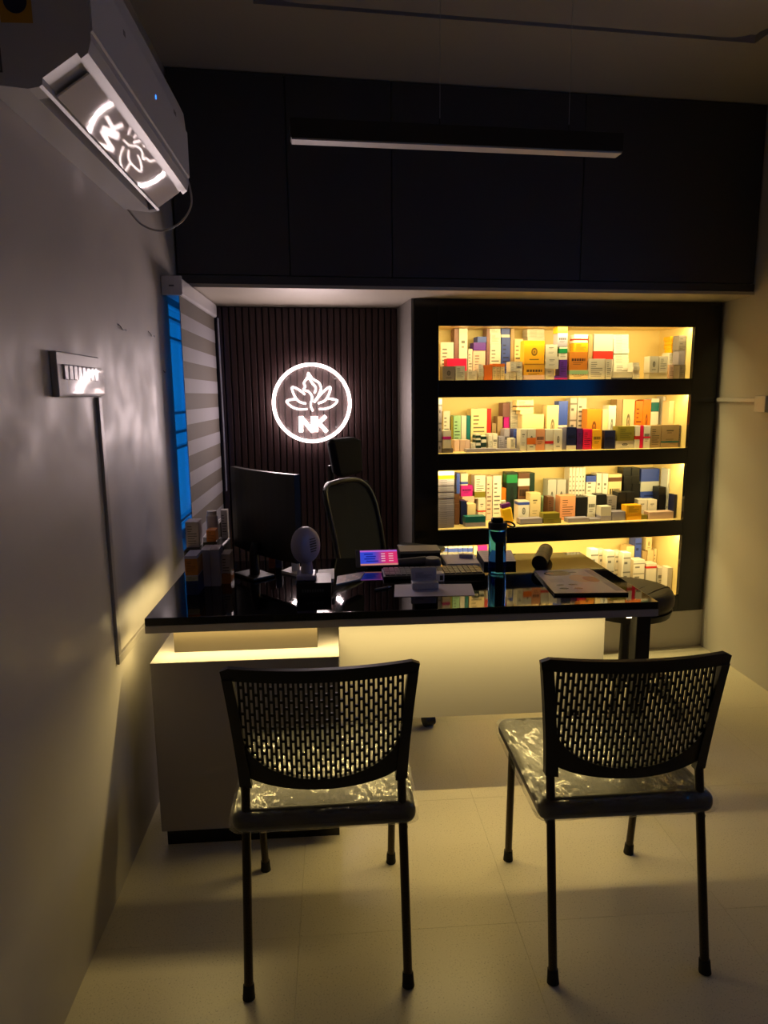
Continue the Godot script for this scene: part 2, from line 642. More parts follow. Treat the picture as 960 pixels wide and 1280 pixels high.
func desk():
	var r := thing("office_desk", "office desk with glossy black top, white pedestal and glowing light under its edge", "desk", P(0.22, 0, 2.46))
	var at := -r.position
	var st := mb()
	rbox(st, P(0.2225, DESK - 0.0125, 2.455), Vector3(0.8225, 0.0125, 0.365), 0.003, 1)
	part("desktop", st, M.desk_stone, r, at)
	st = mb()
	wbox(st, -0.600, 1.045, 0.726, 0.7495, 2.090, 2.1145)
	wbox(st, 1.025, 1.045, 0.726, 0.7495, 2.1145, 2.80)
	wbox(st, -0.580, 1.025, 0.726, 0.7495, 2.78, 2.80)
	wbox(st, -0.580, 1.025, 0.740, 0.7495, 2.1145, 2.78)
	part("apron", st, M.desk_grey, r, at)
	st = mb()
	wbox(st, -0.598, 0.968, 0.7245, 0.7395, 2.1155, 2.1265)
	wbox(st, -0.5835, -0.580, 0.7265, 0.7375, 2.15, 2.65)
	wbox(st, 0.952, 0.968, 0.714, 0.7245, 2.1155, 2.1205)
	part("led_tape", st, M.led_warm, r, at)
	st = mb()
	rbox(st, P(-0.2925, 0.353, 2.285), Vector3(0.2925, 0.287, 0.225), 0.003, 1)
	part("pedestal", st, M.desk_grey, r, at)
	st = mb()
	wbox(st, -0.575, -0.012, 0.0, 0.066, 2.09, 2.49)
	part("plinth", st, M.black_laminate, r, at)
	st = mb()
	wbox(st, -0.528, -0.07, 0.64, 0.74, 2.146, 2.48)
	part("riser", st, M.riser_taupe, r, at)
	st = mb()
	wbox(st, 0.001, 0.925, 0.337, 0.74, 2.23, 2.248)
	part("modesty_panel", st, M.desk_white, r, at)
	for d in [2.135, 2.74]:
		st = mb()
		rbox(st, P(1.008, 0.370, d), Vector3(0.025, 0.370, 0.025), 0.004, 1)
		part("leg", st, M.black_metal, r, at)
	st = mb()
	wbox(st, 0.985, 1.031, 0.035, 0.07, 2.16, 2.715)
	part("leg_brace", st, M.black_metal, r, at)

func window_and_blind():
	# window: aluminium frame, glazing bars and panes set in the left wall
	var fr := mb()
	var x0 := WALL_L - 0.10
	var x1 := WALL_L - 0.06
	wbox(fr, x0, x1, 0.79, 0.83, 2.965, 3.60)
	wbox(fr, x0, x1, 1.86, 1.90, 2.965, 3.60)
	wbox(fr, x0, x1, 0.83, 1.86, 2.965, 2.99)
	wbox(fr, x0, x1, 0.83, 1.86, 3.57, 3.60)
	var w := structure("window_1", fr, M.aluminium)
	for y in [0.873, 1.216, 1.288, 1.377, 1.716, 1.806]:
		var st := mb()
		wbox(st, x0 + 0.008, x1 - 0.004, y - 0.006, y + 0.006, 2.99, 3.57)
		part("glazing_bar", st, M.aluminium, w)
	var ys := [0.83, 0.873, 1.216, 1.288, 1.377, 1.716, 1.806, 1.86]
	for k in 7:
		var st := mb()
		wbox(st, x0 + 0.018, x0 + 0.021, ys[k] + 0.006, ys[k + 1] - 0.006, 2.99, 3.57)
		part("pane", st, M.pane, w)
	# side window in the right wall, outside the picture: its blue dusk shows in the black rails
	fr = mb()
	wbox(fr, WALL_R + 0.05, WALL_R + 0.09, 1.25, 1.29, 1.10, 2.40)
	wbox(fr, WALL_R + 0.05, WALL_R + 0.09, 1.76, 1.80, 1.10, 2.40)
	wbox(fr, WALL_R + 0.05, WALL_R + 0.09, 1.29, 1.76, 1.10, 1.14)
	wbox(fr, WALL_R + 0.05, WALL_R + 0.09, 1.29, 1.76, 2.36, 2.40)
	wbox(fr, WALL_R + 0.05, WALL_R + 0.09, 1.29, 1.76, 1.73, 1.77)
	w = structure("window_2", fr, M.aluminium)
	for e in [[1.14, 1.73], [1.77, 2.36]]:
		var st2 := mb()
		wbox(st2, WALL_R + 0.068, WALL_R + 0.072, 1.29, 1.76, e[0], e[1])
		part("pane", st2, M.pane, w)
	# zebra roller blind hung just clear of the wall
	var r := thing("roller_blind", "striped zebra roller blind hanging over the window on the left wall", "blind", P(-0.60, 1.89, 3.30))
	var at := -r.position
	var bx := -0.600
	var d0 := 2.862
	var d1 := 3.69
	var st := mb()
	rbox(st, P(-0.622, 1.882, (d0 + d1) / 2), Vector3(0.038, 0.034, (d1 - d0) / 2), 0.012, 2)
	part("cassette", st, M.white_plastic, r, at)
	st = mb()
	rbox(st, P(-0.622, 1.882, d0 - 0.006), Vector3(0.040, 0.037, 0.006), 0.004, 1)
	var cap := part("end_cap", st, M.white_plastic, r, at)
	st = mb()
	wbox(st, -0.632, -0.612, 1.878, 1.884, d0 - 0.0135, d0 - 0.0125)
	part("screw_slot", st, M.grey_plastic, cap)
	var y := 1.850
	var k := 0
	while y > 0.84:
		var h := 0.060 if k % 2 == 1 else 0.068
		st = mb()
		wbox(st, bx - (0.0015 if k % 2 == 1 else 0.0005), bx + (0.0015 if k % 2 == 1 else 0.0005), maxf(y - h, 0.83), y, d0 + 0.012, d1 - 0.012)
		part("fabric_band", st, M.blind_solid if k % 2 == 1 else M.blind_sheer, r, at)
		y -= h
		k += 1
	st = mb()
	wbox(st, bx - 0.008, bx + 0.008, 0.815, 0.83, d0 + 0.010, d1 - 0.010)
	part("bottom_bar", st, M.white_plastic, r, at)
	for e in [3.70, 3.725]:
		st = mb()
		tube(st, [P(-0.585, 1.85, e), P(-0.583, 1.3, e), P(-0.584, 0.95, e)], 0.0022, -1, 6)
		part("pull_cord", st, M.white_plastic, r, at)

func neon_sign():
	var t := rear(3.80)
	var c := t * Vector3(-0.117, 1.41, 0)
	var r := thing("neon_sign", "round glowing white neon sign with lotus and letters NK on dark slats", "sign", c)
	r.rotation.y = TILT
	var s := 0.000520
	var f := func(x: float, y: float) -> Vector3: return Vector3((x - 428) * s, (570 - y) * s, 0.012)
	var st := mb()
	lathe(st, [Vector2(0, 0), Vector2(0.214, 0), Vector2(0.214, 0.004), Vector2(0, 0.004)], Transform3D(Basis(Vector3.RIGHT, PI / 2), Vector3.ZERO), 48)
	part("acrylic_disc", st, M.acrylic, r)
	for a in 4:
		st = mb()
		var an := TAU * (a + 0.5) / 4
		tube(st, [Vector3(cos(an) * 0.185, sin(an) * 0.185, -0.032), Vector3(cos(an) * 0.185, sin(an) * 0.185, 0.006)], 0.006, -1, 8)
		part("stand_off", st, M.aluminium, r)
	var ring := []
	for k in 64:
		ring.append(Vector3(cos(TAU * k / 64) * 0.2055, sin(TAU * k / 64) * 0.2055, 0.012))
	st = mb()
	tube(st, ring, 0.0085, -1, 10, true)
	part("ring_tube", st, M.neon, r)
	var petals := [
		["petal_tube", [[355, 480], [300, 432], [228, 405], [240, 470], [285, 545], [365, 575]]],
		["petal_tube", [[255, 525], [205, 532], [165, 550], [220, 605], [290, 630], [375, 630]]],
		["petal_tube", [[452, 560], [540, 460], [620, 405], [605, 480], [560, 545], [492, 572]]],
		["petal_tube", [[600, 525], [650, 532], [692, 550], [640, 602], [570, 628], [500, 630]]],
		["face_tube", [[398, 258], [385, 310], [350, 360], [362, 398], [346, 430], [400, 455], [430, 510], [412, 590], [435, 650]]],
		["hair_tube", [[398, 258], [440, 320], [502, 360], [525, 420], [492, 500], [446, 558]]],
		["hair_tube", [[402, 310], [432, 360], [470, 410], [456, 468]]]]
	for p in petals:
		st = mb()
		tube(st, smooth(p[1].map(func(q): return f.call(q[0], q[1])), 5), 0.0042, -1, 8)
		part(p[0], st, M.neon, r)
	st = mb()
	tube(st, [f.call(306, 865), f.call(306, 708)], 0.0105, -1, 8)
	tube(st, [f.call(310, 712), f.call(428, 862)], 0.0105, -1, 8)
	tube(st, [f.call(432, 865), f.call(432, 708)], 0.0105, -1, 8)
	part("letter_n", st, M.neon, r)
	st = mb()
	tube(st, [f.call(465, 865), f.call(465, 708)], 0.0095, -1, 8)
	tube(st, [f.call(566, 706), f.call(482, 786)], 0.0095, -1, 8)
	tube(st, [f.call(494, 776), f.call(574, 868)], 0.0095, -1, 8)
	part("letter_k", st, M.neon, r)
	st = mb()
	tube(st, [Vector3(0, 0.214, 0.0), Vector3(0.0, 0.30, -0.012), Vector3(0.0, 0.507, -0.012)], 0.0014, -1, 6)
	part("supply_wire", st, M.black_plastic, r)

func air_conditioner():
	var r := thing("air_conditioner", "white split air conditioner high on the left wall with glossy flap", "air conditioner", P(WALL_L, 2.05, 1.97))
	# cross-section: x outwards from the wall, y up from 2.05
	var o := [Vector2(0.0005, 0.004), Vector2(0.085, -0.004), Vector2(0.085, 0.075), Vector2(0.106, 0.075), Vector2(0.106, 0.0), Vector2(0.112, 0.004), Vector2(0.114, 0.016), Vector2(0.183, 0.062), Vector2(0.190, 0.052), Vector2(0.204, 0.062), Vector2(0.211, 0.085), Vector2(0.211, 0.24), Vector2(0.206, 0.295), Vector2(0.192, 0.325), Vector2(0.165, 0.333), Vector2(0.0005, 0.333)]
	var t := Transform3D(Basis.IDENTITY, Vector3.ZERO)
	var st := mb()
	prism(st, o, -0.425, 0.415, t)
	var closed := o.filter(func(q): return q.y < 0.07 or q.x > 0.15 or q.x < 0.01)
	prism(st, closed, 0.415, 0.465, t)
	prism(st, closed, -0.455, -0.425, t)
	part("casing", st, M.ac_white, r)
	# flap facing down and out
	var a := Vector2(0.1155, 0.008)
	var b := Vector2(0.1835, 0.0535)
	var n := Vector2(0.0455, -0.068).normalized()
	st = mb()
	prism(st, [a, b, b + n * 0.004, a + n * 0.004], -0.425, 0.405, t)
	part("flap", st, M.ac_flap, r)
	for k in 5:
		st = mb()
		box(st, Vector3(0.0855, 0.030, -0.36 + k * 0.17), Vector3(0.1055, 0.070, -0.357 + k * 0.17))
		part("air_vane", st, M.ac_white, r)
	st = mb()
	prism(st, [Vector2(0.2115, 0.10), Vector2(0.2150, 0.104), Vector2(0.2150, 0.238), Vector2(0.2115, 0.244)], -0.453, 0.463, t)
	part("front_panel", st, M.ac_white, r)
	st = mb()
	rbox(st, Vector3(0.2155, 0.182, -0.040), Vector3(0.0008, 0.005, 0.0025), 0.0006, 1)
	part("indicator_light", st, M.indicator, r)
	for e in [[0.24, 0.20, 0.016], [-0.26, 0.225, 0.03]]:
		st = mb()
		wbox(st, 0.2151, 0.2156, e[1], e[1] + 0.012, -e[0], -e[0] + e[2])
		part("panel_mark", st, M.grey_plastic, r)
	# sticker on the near end
	st = mb()
	box(st, Vector3(0.045, 0.112, 0.4651), Vector3(0.105, 0.18, 0.4657))
	var sk := part("sticker", st, M.yellow_print, r)
	st = mb()
	lathe(st, [Vector2(0, 0), Vector2(0.022, 0), Vector2(0.022, 0.0006), Vector2(0, 0.0006)], Transform3D(Basis(Vector3.RIGHT, PI / 2), Vector3(0.075, 0.150, 0.4657)), 24)
	part("sticker_disc", st, M.navy_print, sk)
	st = mb()
	for e in [[0.030, 0.034, 0.024, 0.068], [0.0, 0.034, 0.064, 0.068], [0.0, 0.034, 0.024, 0.028]]:
		box(st, Vector3(e[0] + 0.006, e[2], 0.4651), Vector3(e[1] + 0.006, e[3], 0.4656))
	part("access_outline", st, M.grey_plastic, r)
	# cable loop
	st = mb()
	tube(st, smooth([Vector3(0.012, 0.004, -0.452), Vector3(0.05, -0.040, -0.462), Vector3(0.11, -0.058, -0.468), Vector3(0.175, -0.030, -0.472), Vector3(0.212, 0.022, -0.470), Vector3(0.213, 0.075, -0.462), Vector3(0.206, 0.10, -0.452)], 5), 0.0032, -1, 8)
	part("cable", st, M.tubing_white, r)

func wall_fittings():
	# switchboard
	var r := thing("switchboard", "grey switchboard with clear glossy cover on the left wall", "switchboard", P(WALL_L, 1.507, 1.855))
	var st := mb()
	rbox(st, Vector3(0.0085, 0, 0), Vector3(0.0083, 0.054, 0.150), 0.003, 2)
	part("base", st, M.tubing_white, r)
	for k in 8:
		st = mb()
		rbox(st, Vector3(0.0185, 0.006, -0.112 + k * 0.0305), Vector3(0.0025, 0.018, 0.0125), 0.002, 1)
		part("switch", st, M.white_plastic, r)
	st = mb()
	rbox(st, Vector3(0.024, -0.014, 0), Vector3(0.009, 0.038, 0.138), 0.0088, 4)
	part("cover", st, M.clear_cover, r)
	# trunking: drop and run to the desk
	r = thing("cable_trunking", "thin pale cable trunking dropping from the switchboard and running to the window", "cable trunking", P(WALL_L, 0.69, 2.015))
	st = mb()
	rbox(st, Vector3(0.005, 0.38, 0), Vector3(0.0048, 0.382, 0.013), 0.002, 1)
	part("drop", st, M.trunking, r)
	st = mb()
	rbox(st, Vector3(0.005, -0.015, -0.437), Vector3(0.0048, 0.013, 0.45), 0.002, 1)
	part("run", st, M.trunking, r)
	# hooks
	var hk := [[1.667, 2.283, "bent wire wall hook nearer the switchboard"], [1.677, 2.64, "bent wire wall hook nearer the window blind"], [1.55, 2.82, "small nail low beside the window edge"]]
	for k in 3:
		st = mb()
		var q := 1.0 if k < 2 else 0.35
		tube(st, smooth([Vector3(0.0, 0.010, 0.02) * q, Vector3(0.006, 0.002, 0.010) * q, Vector3(0.008, -0.006, 0.0) * q, Vector3(0.012, -0.003, -0.022) * q, Vector3(0.008, -0.006, -0.032) * q], 4), 0.0016, -1, 6)
		single("wall_hook", st, M.grey_plastic, hk[k][2], "hook", P(WALL_L, hk[k][0], hk[k][1]), 0.0, "hooks on the left wall")
	# right wall conduit and box
	r = thing("wall_conduit", "thin white conduit with junction box on the right wall beside the shelving", "conduit", P(WALL_R, 1.40, 3.26))
	st = mb()
	rbox(st, Vector3(-0.008, 0.005, -0.195), Vector3(0.0078, 0.010, 0.185), 0.002, 1)
	part("conduit", st, M.white_plastic, r)
	st = mb()
	rbox(st, Vector3(-0.018, -0.012, 0.04), Vector3(0.0178, 0.040, 0.045), 0.004, 1)
	part("junction_box", st, M.white_plastic, r)

func pendant():
	var r := thing("pendant_light", "unlit black linear pendant light hanging by two thin wires", "light", P(0.462, 2.29, 2.54), 0.0768)
	var st := mb()
	rbox(st, Vector3(0, 0.037, 0), Vector3(0.588, 0.031, 0.028), 0.002, 1)
	part("housing", st, M.black_metal, r)
	st = mb()
	rbox(st, Vector3(0, 0.003, 0), Vector3(0.584, 0.0029, 0.025), 0.001, 1)
	part("diffuser", st, M.diffuser, r)
	for x in [-0.075, 0.392]:
		st = mb()
		tube(st, [Vector3(x, 0.066, 0), Vector3(x, CEIL - 0.001 - 2.29, 0)], 0.0009, -1, 6)
		part("suspension_wire", st, M.aluminium, r)
		st = mb()
		tube(st, [Vector3(x, 0.067, 0), Vector3(x, 0.095, 0)], 0.004, 0.0015, 8)
		part("wire_grip", st, M.black_metal, r)

func office_chair():
	# faces right and towards the visitor; local -z is forward
	var r := thing("office_chair", "high-backed dark mesh office chair with headrest behind the desk", "chair", P(0.27, 0, 3.11))
	r.rotation.y = deg_to_rad(180.0 + 58.0)
	var st := mb()
	rbox(st, Vector3(0, 0.47, -0.02), Vector3(0.24, 0.035, 0.235), 0.033, 3)
	part("seat", st, M.chair_mesh, r)
	var surf := func(x: float, y: float) -> Vector3:
		var lean := 0.20 + (y - 0.55) * 0.22
		return Vector3(x, y, lean - 0.05 * pow(x / 0.23, 2.0) - 0.02 * sin((y - 0.55) * 5.5))
	st = mb()
	var ny := 14
	for i in 14:
		var xa := -0.205 + 0.41 * i / 14
		var xb := -0.205 + 0.41 * (i + 1) / 14
		var sta := []
		for j in ny + 1:
			var y := 0.57 + 0.46 * j / ny
			sta.append([surf.call(xa, y), surf.call(xb, y)])
		ribbon(st, sta, 0.006)
	part("back_mesh", st, M.chair_mesh, r)
	var loop := []
	for k in 40:
		var an := TAU * k / 40
		var cx := signf(cos(an)) * pow(absf(cos(an)), 0.45)
		var sy := signf(sin(an)) * pow(absf(sin(an)), 0.45)
		loop.append(surf.call(0.215 * cx, 0.80 + 0.245 * sy))
	st = mb()
	tube(st, loop, 0.013, -1, 8, true)
	part("back_frame", st, M.black_plastic, r)
	st = mb()
	tube(st, smooth([Vector3(0, 0.45, 0.10), Vector3(0, 0.50, 0.24), Vector3(0, 0.75, 0.30), Vector3(0, 1.02, 0.335), Vector3(0, 1.12, 0.345)], 5), 0.022, 0.015, 8)
	part("spine", st, M.black_plastic, r)
	st = mb()
	var push := func(p: Vector3, _n: Vector3) -> Vector3:
		var q := (p.y - 1.165) / 0.092
		var x := p.x * sqrt(maxf(0.05, 1.0 - 0.62 * q * q * q * q)) * (0.92 + 0.08 * q)
		return Vector3(x, p.y, p.z - 0.055 * pow(x / 0.14, 2.0) - 0.05 * pow(clampf(-q, 0, 1), 2.0))
	rbox(st, Vector3(0, 1.165, 0.30), Vector3(0.140, 0.088, 0.024), 0.023, 9, Transform3D.IDENTITY, push)
	part("headrest", st, M.chair_pad, r)
	for s in [-1.0, 1.0]:
		st = mb()
		tube(st, smooth([Vector3(0.20 * s, 0.46, 0.05), Vector3(0.275 * s, 0.48, 0.05), Vector3(0.285 * s, 0.60, 0.04), Vector3(0.285 * s, 0.675, 0.03)], 4), 0.016, -1, 8)
		var arm := part("armrest", st, M.black_plastic, r)
		st = mb()
		rbox(st, Vector3(0.285 * s, 0.69, 0.0), Vector3(0.04, 0.014, 0.12), 0.012, 2)
		part("arm_pad", st, M.black_plastic, arm)
	st = mb()
	tube(st, [Vector3(0, 0.10, 0), Vector3(0, 0.44, 0)], 0.026, 0.02, 12)
	part("gas_column", st, M.black_metal, r)
	for k in 5:
		var d := Vector3(cos(TAU * k / 5 + 0.3), 0, sin(TAU * k / 5 + 0.3))
		st = mb()
		tube(st, [Vector3(0, 0.12, 0), d * 0.15 + Vector3(0, 0.105, 0), d * 0.30 + Vector3(0, 0.075, 0)], 0.024, 0.015, 8)
		var leg := part("base_arm", st, M.black_plastic, r)
		st = mb()
		var side := d.cross(Vector3.UP)
		tube(st, [d * 0.305 + Vector3(0, 0.0275, 0) - side * 0.022, d * 0.305 + Vector3(0, 0.0275, 0) + side * 0.022], 0.0275, -1, 14)
		part("caster", st, M.black_plastic, leg)

func stool():
	var r := thing("stool", "low stool with ribbed dark brown leather seat right of the desk", "stool", P(1.345, 0, 3.0), -0.9)
	var st := mb()
	lathe(st, smooth([Vector2(0.0, 0.470), Vector2(0.17, 0.470), Vector2(0.198, 0.485), Vector2(0.206, 0.515), Vector2(0.198, 0.545), Vector2(0.172, 0.560), Vector2(0.10, 0.566), Vector2(0.0, 0.568)], 3), Transform3D.IDENTITY, 40)
	var cu := part("seat_cushion", st, M.leather, r)
	for k in 5:
		var x := -0.13 + 0.065 * k
		var h := sqrt(0.2 * 0.2 - x * x)
		st = mb()
		tube(st, [Vector3(x, 0.548, -h * 0.97), Vector3(x, 0.560, -h * 0.80), Vector3(x, 0.5655, 0), Vector3(x, 0.560, h * 0.80), Vector3(x, 0.548, h * 0.97)], 0.004, -1, 6)
		part("seam", st, M.black_plastic, cu)
	st = mb()
	lathe(st, [Vector2(0, 0.44), Vector2(0.19, 0.44), Vector2(0.20, 0.47), Vector2(0, 0.47)], Transform3D.IDENTITY, 28)
	part("seat_base", st, M.black_plastic, r)
	st = mb()
	tube(st, [Vector3(0, 0.10, 0), Vector3(0, 0.44, 0)], 0.028, 0.022, 12)
	part("column", st, M.black_metal, r)
	for k in 5:
		var d := Vector3(cos(TAU * k / 5), 0, sin(TAU * k / 5))
		st = mb()
		tube(st, [Vector3(0, 0.13, 0), d * 0.13 + Vector3(0, 0.11, 0), d * 0.27 + Vector3(0, 0.065, 0)], 0.022, 0.014, 8)
		var leg := part("base_arm", st, M.black_metal, r)
		st = mb()
		var side := d.cross(Vector3.UP)
		tube(st, [d * 0.27 + Vector3(0, 0.0255, 0) - side * 0.02, d * 0.27 + Vector3(0, 0.0255, 0) + side * 0.02], 0.0255, -1, 12)
		part("caster", st, M.black_plastic, leg)

# local frame of a visitor chair: back towards +z
func back_half(y: float) -> float:
	return lerpf(0.205, 0.234, clampf((y - 0.50) / 0.33, 0, 1) ** 1.4)

func back_point(x: float, y: float) -> Vector3:
	return Vector3(x, y, lerpf(0.168, 0.212, (y - 0.5) / 0.33) - 0.034 * pow(x / 0.22, 2.0))

func visitor_chair(label: String, at: Vector3, turn: float):
	var r := thing("visitor_chair", label, "chair", at, deg_to_rad(turn), "visitor chairs facing the desk")
	var st := mb()
	# outer frame: top bar, sides with posts, rounded lower band
	var sta := []
	for k in 25:
		var u := -1.0 + 2.0 * k / 24
		var e := clampf((absf(u) - 0.94) / 0.06, 0, 1)
		sta.append([back_point(u * back_half(0.80), 0.800), back_point(u * back_half(0.832), 0.832 - 0.010 * e * e)])
	ribbon(st, sta, 0.016)
	for s in [-1.0, 1.0]:
		sta = []
		for k in 17:
			var y := lerpf(0.512, 0.802, k / 16.0)
			var w := back_half(y)
			var inner := w - lerpf(0.030, 0.026, clampf((y - 0.52) / 0.1, 0, 1))
			sta.append([back_point(s * inner, y), back_point(s * w, y)])
		ribbon(st, sta, 0.022)
	sta = []
	for k in 29:
		var x := lerpf(-0.186, 0.186, k / 28.0)
		sta.append([back_point(x, 0.562 - 0.052 * sqrt(maxf(0, 1 - pow(x / 0.20, 2)))), back_point(x, 0.650 - 0.112 * sqrt(maxf(0, 1 - pow(x / 0.1885, 2))))])
	ribbon(st, sta, 0.014)
	part("back_frame", st, M.chair_black, r)
	# perforated panel: upright ribs and staggered cross pieces
	st = mb()
	var pitch := 0.01165
	var n := 33
	for k in range(n + 1):
		var x := (k - n / 2.0) * pitch
		for e in [0, 1]:
			var xa := x - 0.0031 if e == 0 else x + 0.0031
			var xb := x + 0.0031 if e == 0 else x + pitch - 0.0031
			var xm := (xa + xb) / 2
			var ax := absf(xm)
			if e == 1 and k == n:
				continue
			var y0 := 0.648 - 0.112 * sqrt(maxf(0, 1 - pow(minf(ax, 0.188) / 0.1885, 2)))
			if ax > 0.186:
				y0 = 0.52 + (ax - 0.178) / 0.0285 * 0.30 * 0.5 + 0.05
			y0 = maxf(y0, 0.536)
			if e == 0:
				if y0 > 0.79:
					continue
				sta = []
				for j in 9:
					var y := lerpf(y0 - 0.004, 0.803, j / 8.0)
					sta.append([back_point(xa, y), back_point(xb, y)])
				ribbon(st, sta, 0.006)
			else:
				var y := 0.795 - (0.0 if k % 2 == 0 else 0.0175) - 0.012
				while y > y0:
					ribbon(st, [[back_point(xa, y - 0.0035), back_point(xb, y - 0.0035)], [back_point(xa, y + 0.0035), back_point(xb, y + 0.0035)]], 0.006)
					y -= 0.035
	part("back_lattice", st, M.chair_black, r)
	# seat under crinkled clear film
	st = mb()
	rbox(st, Vector3(0, 0.428, -0.052), Vector3(0.226, 0.029, 0.232), 0.026, 3)
	part("seat", st, M.seat_fabric, r)
	st = mb()
	film(st)
	var fo := part("plastic_wrap", st, M.film, r)
	fo.set_meta("label", "crinkled clear plastic film over the seat")
	# legs
	for s in [-1.0, 1.0]:
		for fr in [0, 1]:
			st = mb()
			var foot := Vector3(0.195 * s, 0.0, -0.230) if fr == 1 else Vector3(0.196 * s, 0.0, 0.232)
			var head := Vector3(0.200 * s, 0.400, -0.190) if fr == 1 else Vector3(0.1915 * s, 0.53, 0.142)
			var dir := (head - foot).normalized()
			tube(st, [foot + dir * 0.02, foot.lerp(head, 0.5), head], 0.0112, -1, 12)
			var leg := part("leg", st, M.leg_metal, r)
			st = mb()
			tube(st, [foot + Vector3(0, 0.0, 0), foot + dir * 0.012, foot + dir * 0.034], 0.0155, 0.0135, 12)
			part("foot_cap", st, M.rubber, leg)
		st = mb()
		tube(st, [Vector3(0.200 * s, 0.398, -0.195), Vector3(0.196 * s, 0.392, 0.0), Vector3(0.194 * s, 0.392, 0.170)], 0.0105, -1, 10)
		part("seat_rail", st, M.leg_metal, r)

func film(st: SurfaceTool):
	var f := FastNoiseLite.new()
	f.seed = 9
	f.frequency = 16.0
	var f2 := FastNoiseLite.new()
	f2.seed = 4
	f2.frequency = 55.0
	var nu := 46
	var nv := 60
	var h := Vector3(0.231, 0.0325, 0.237)
	var grid := []
	for j in nv + 1:
		# once round the seat from front to back
		var a := TAU * j / nv
		var c := cos(a)
		var s := sin(a)
		var py := signf(s) * pow(absf(s), 0.42)
		var pz := signf(c) * pow(absf(c), 0.42)
		var row := []
		for i in nu + 1:
			var u := -1.0 + 2.0 * i / nu
			var edge := pow(clampf((absf(u) - 0.90) / 0.10, 0, 1), 2.0)
			var p := Vector3(u * h.x, py * h.y * (1.0 - 0.35 * edge), pz * h.z * (1.0 - 0.03 * edge))
			var k := 0.0016 * absf(f.get_noise_3d(p.x * 0.6, p.y, p.z * 2.0)) + 0.0004 * f2.get_noise_3d(p.x * 0.5, p.y, p.z)
			p += Vector3(0, signf(py) * k * 2.0, signf(pz) * k)
			row.append(Vector3(0, 0.428, -0.052) + p)
		grid.append(row)
	for j in nv:
		for i in nu:
			var a: Vector3 = grid[j][i]
			var mid: Vector3 = (a + grid[j + 1][i + 1]) / 2 - Vector3(0, 0.428, -0.052)
			quad(st, a, grid[j][i + 1], grid[j + 1][i + 1], grid[j + 1][i], mid * Vector3(0, 8, 1), false)

# ---------- goods on the shelves ----------
# label, bay, row, left, right, bottom, top, set back, depth, colour, print, band [colour, from, to]
const PAL := {"w":Color(0.86,0.83,0.8),"cr":Color(0.88,0.78,0.6),"gr":Color(0.45,0.42,0.42),"li":Color(0.58,0.56,0.66),"pk":Color(0.88,0.06,0.3),"mg":Color(0.75,0.1,0.55),"pu":Color(0.36,0.16,0.62),"or":Color(0.88,0.45,0.08),"ye":Color(0.93,0.68,0.08),"ol":Color(0.5,0.46,0.14),"gn":Color(0.1,0.5,0.28),"te":Color(0.05,0.4,0.42),"bl":Color(0.22,0.3,0.66),"nv":Color(0.07,0.09,0.26),"bk":Color(0.04,0.04,0.05),"rd":Color(0.78,0.14,0.1),"mv":Color(0.5,0.34,0.34),"be":Color(0.66,0.55,0.4),"pe":Color(0.87,0.6,0.44),"pp":Color(0.85,0.72,0.68),"br":Color(0.38,0.24,0.16),"dg":Color(0.05,0.16,0.12),"sv":Color(0.72,0.72,0.72),"am":Color(0.85,0.52,0.12),"vi":Color(0.3,0.08,0.34),"pg":Color(0.62,0.78,0.62)}
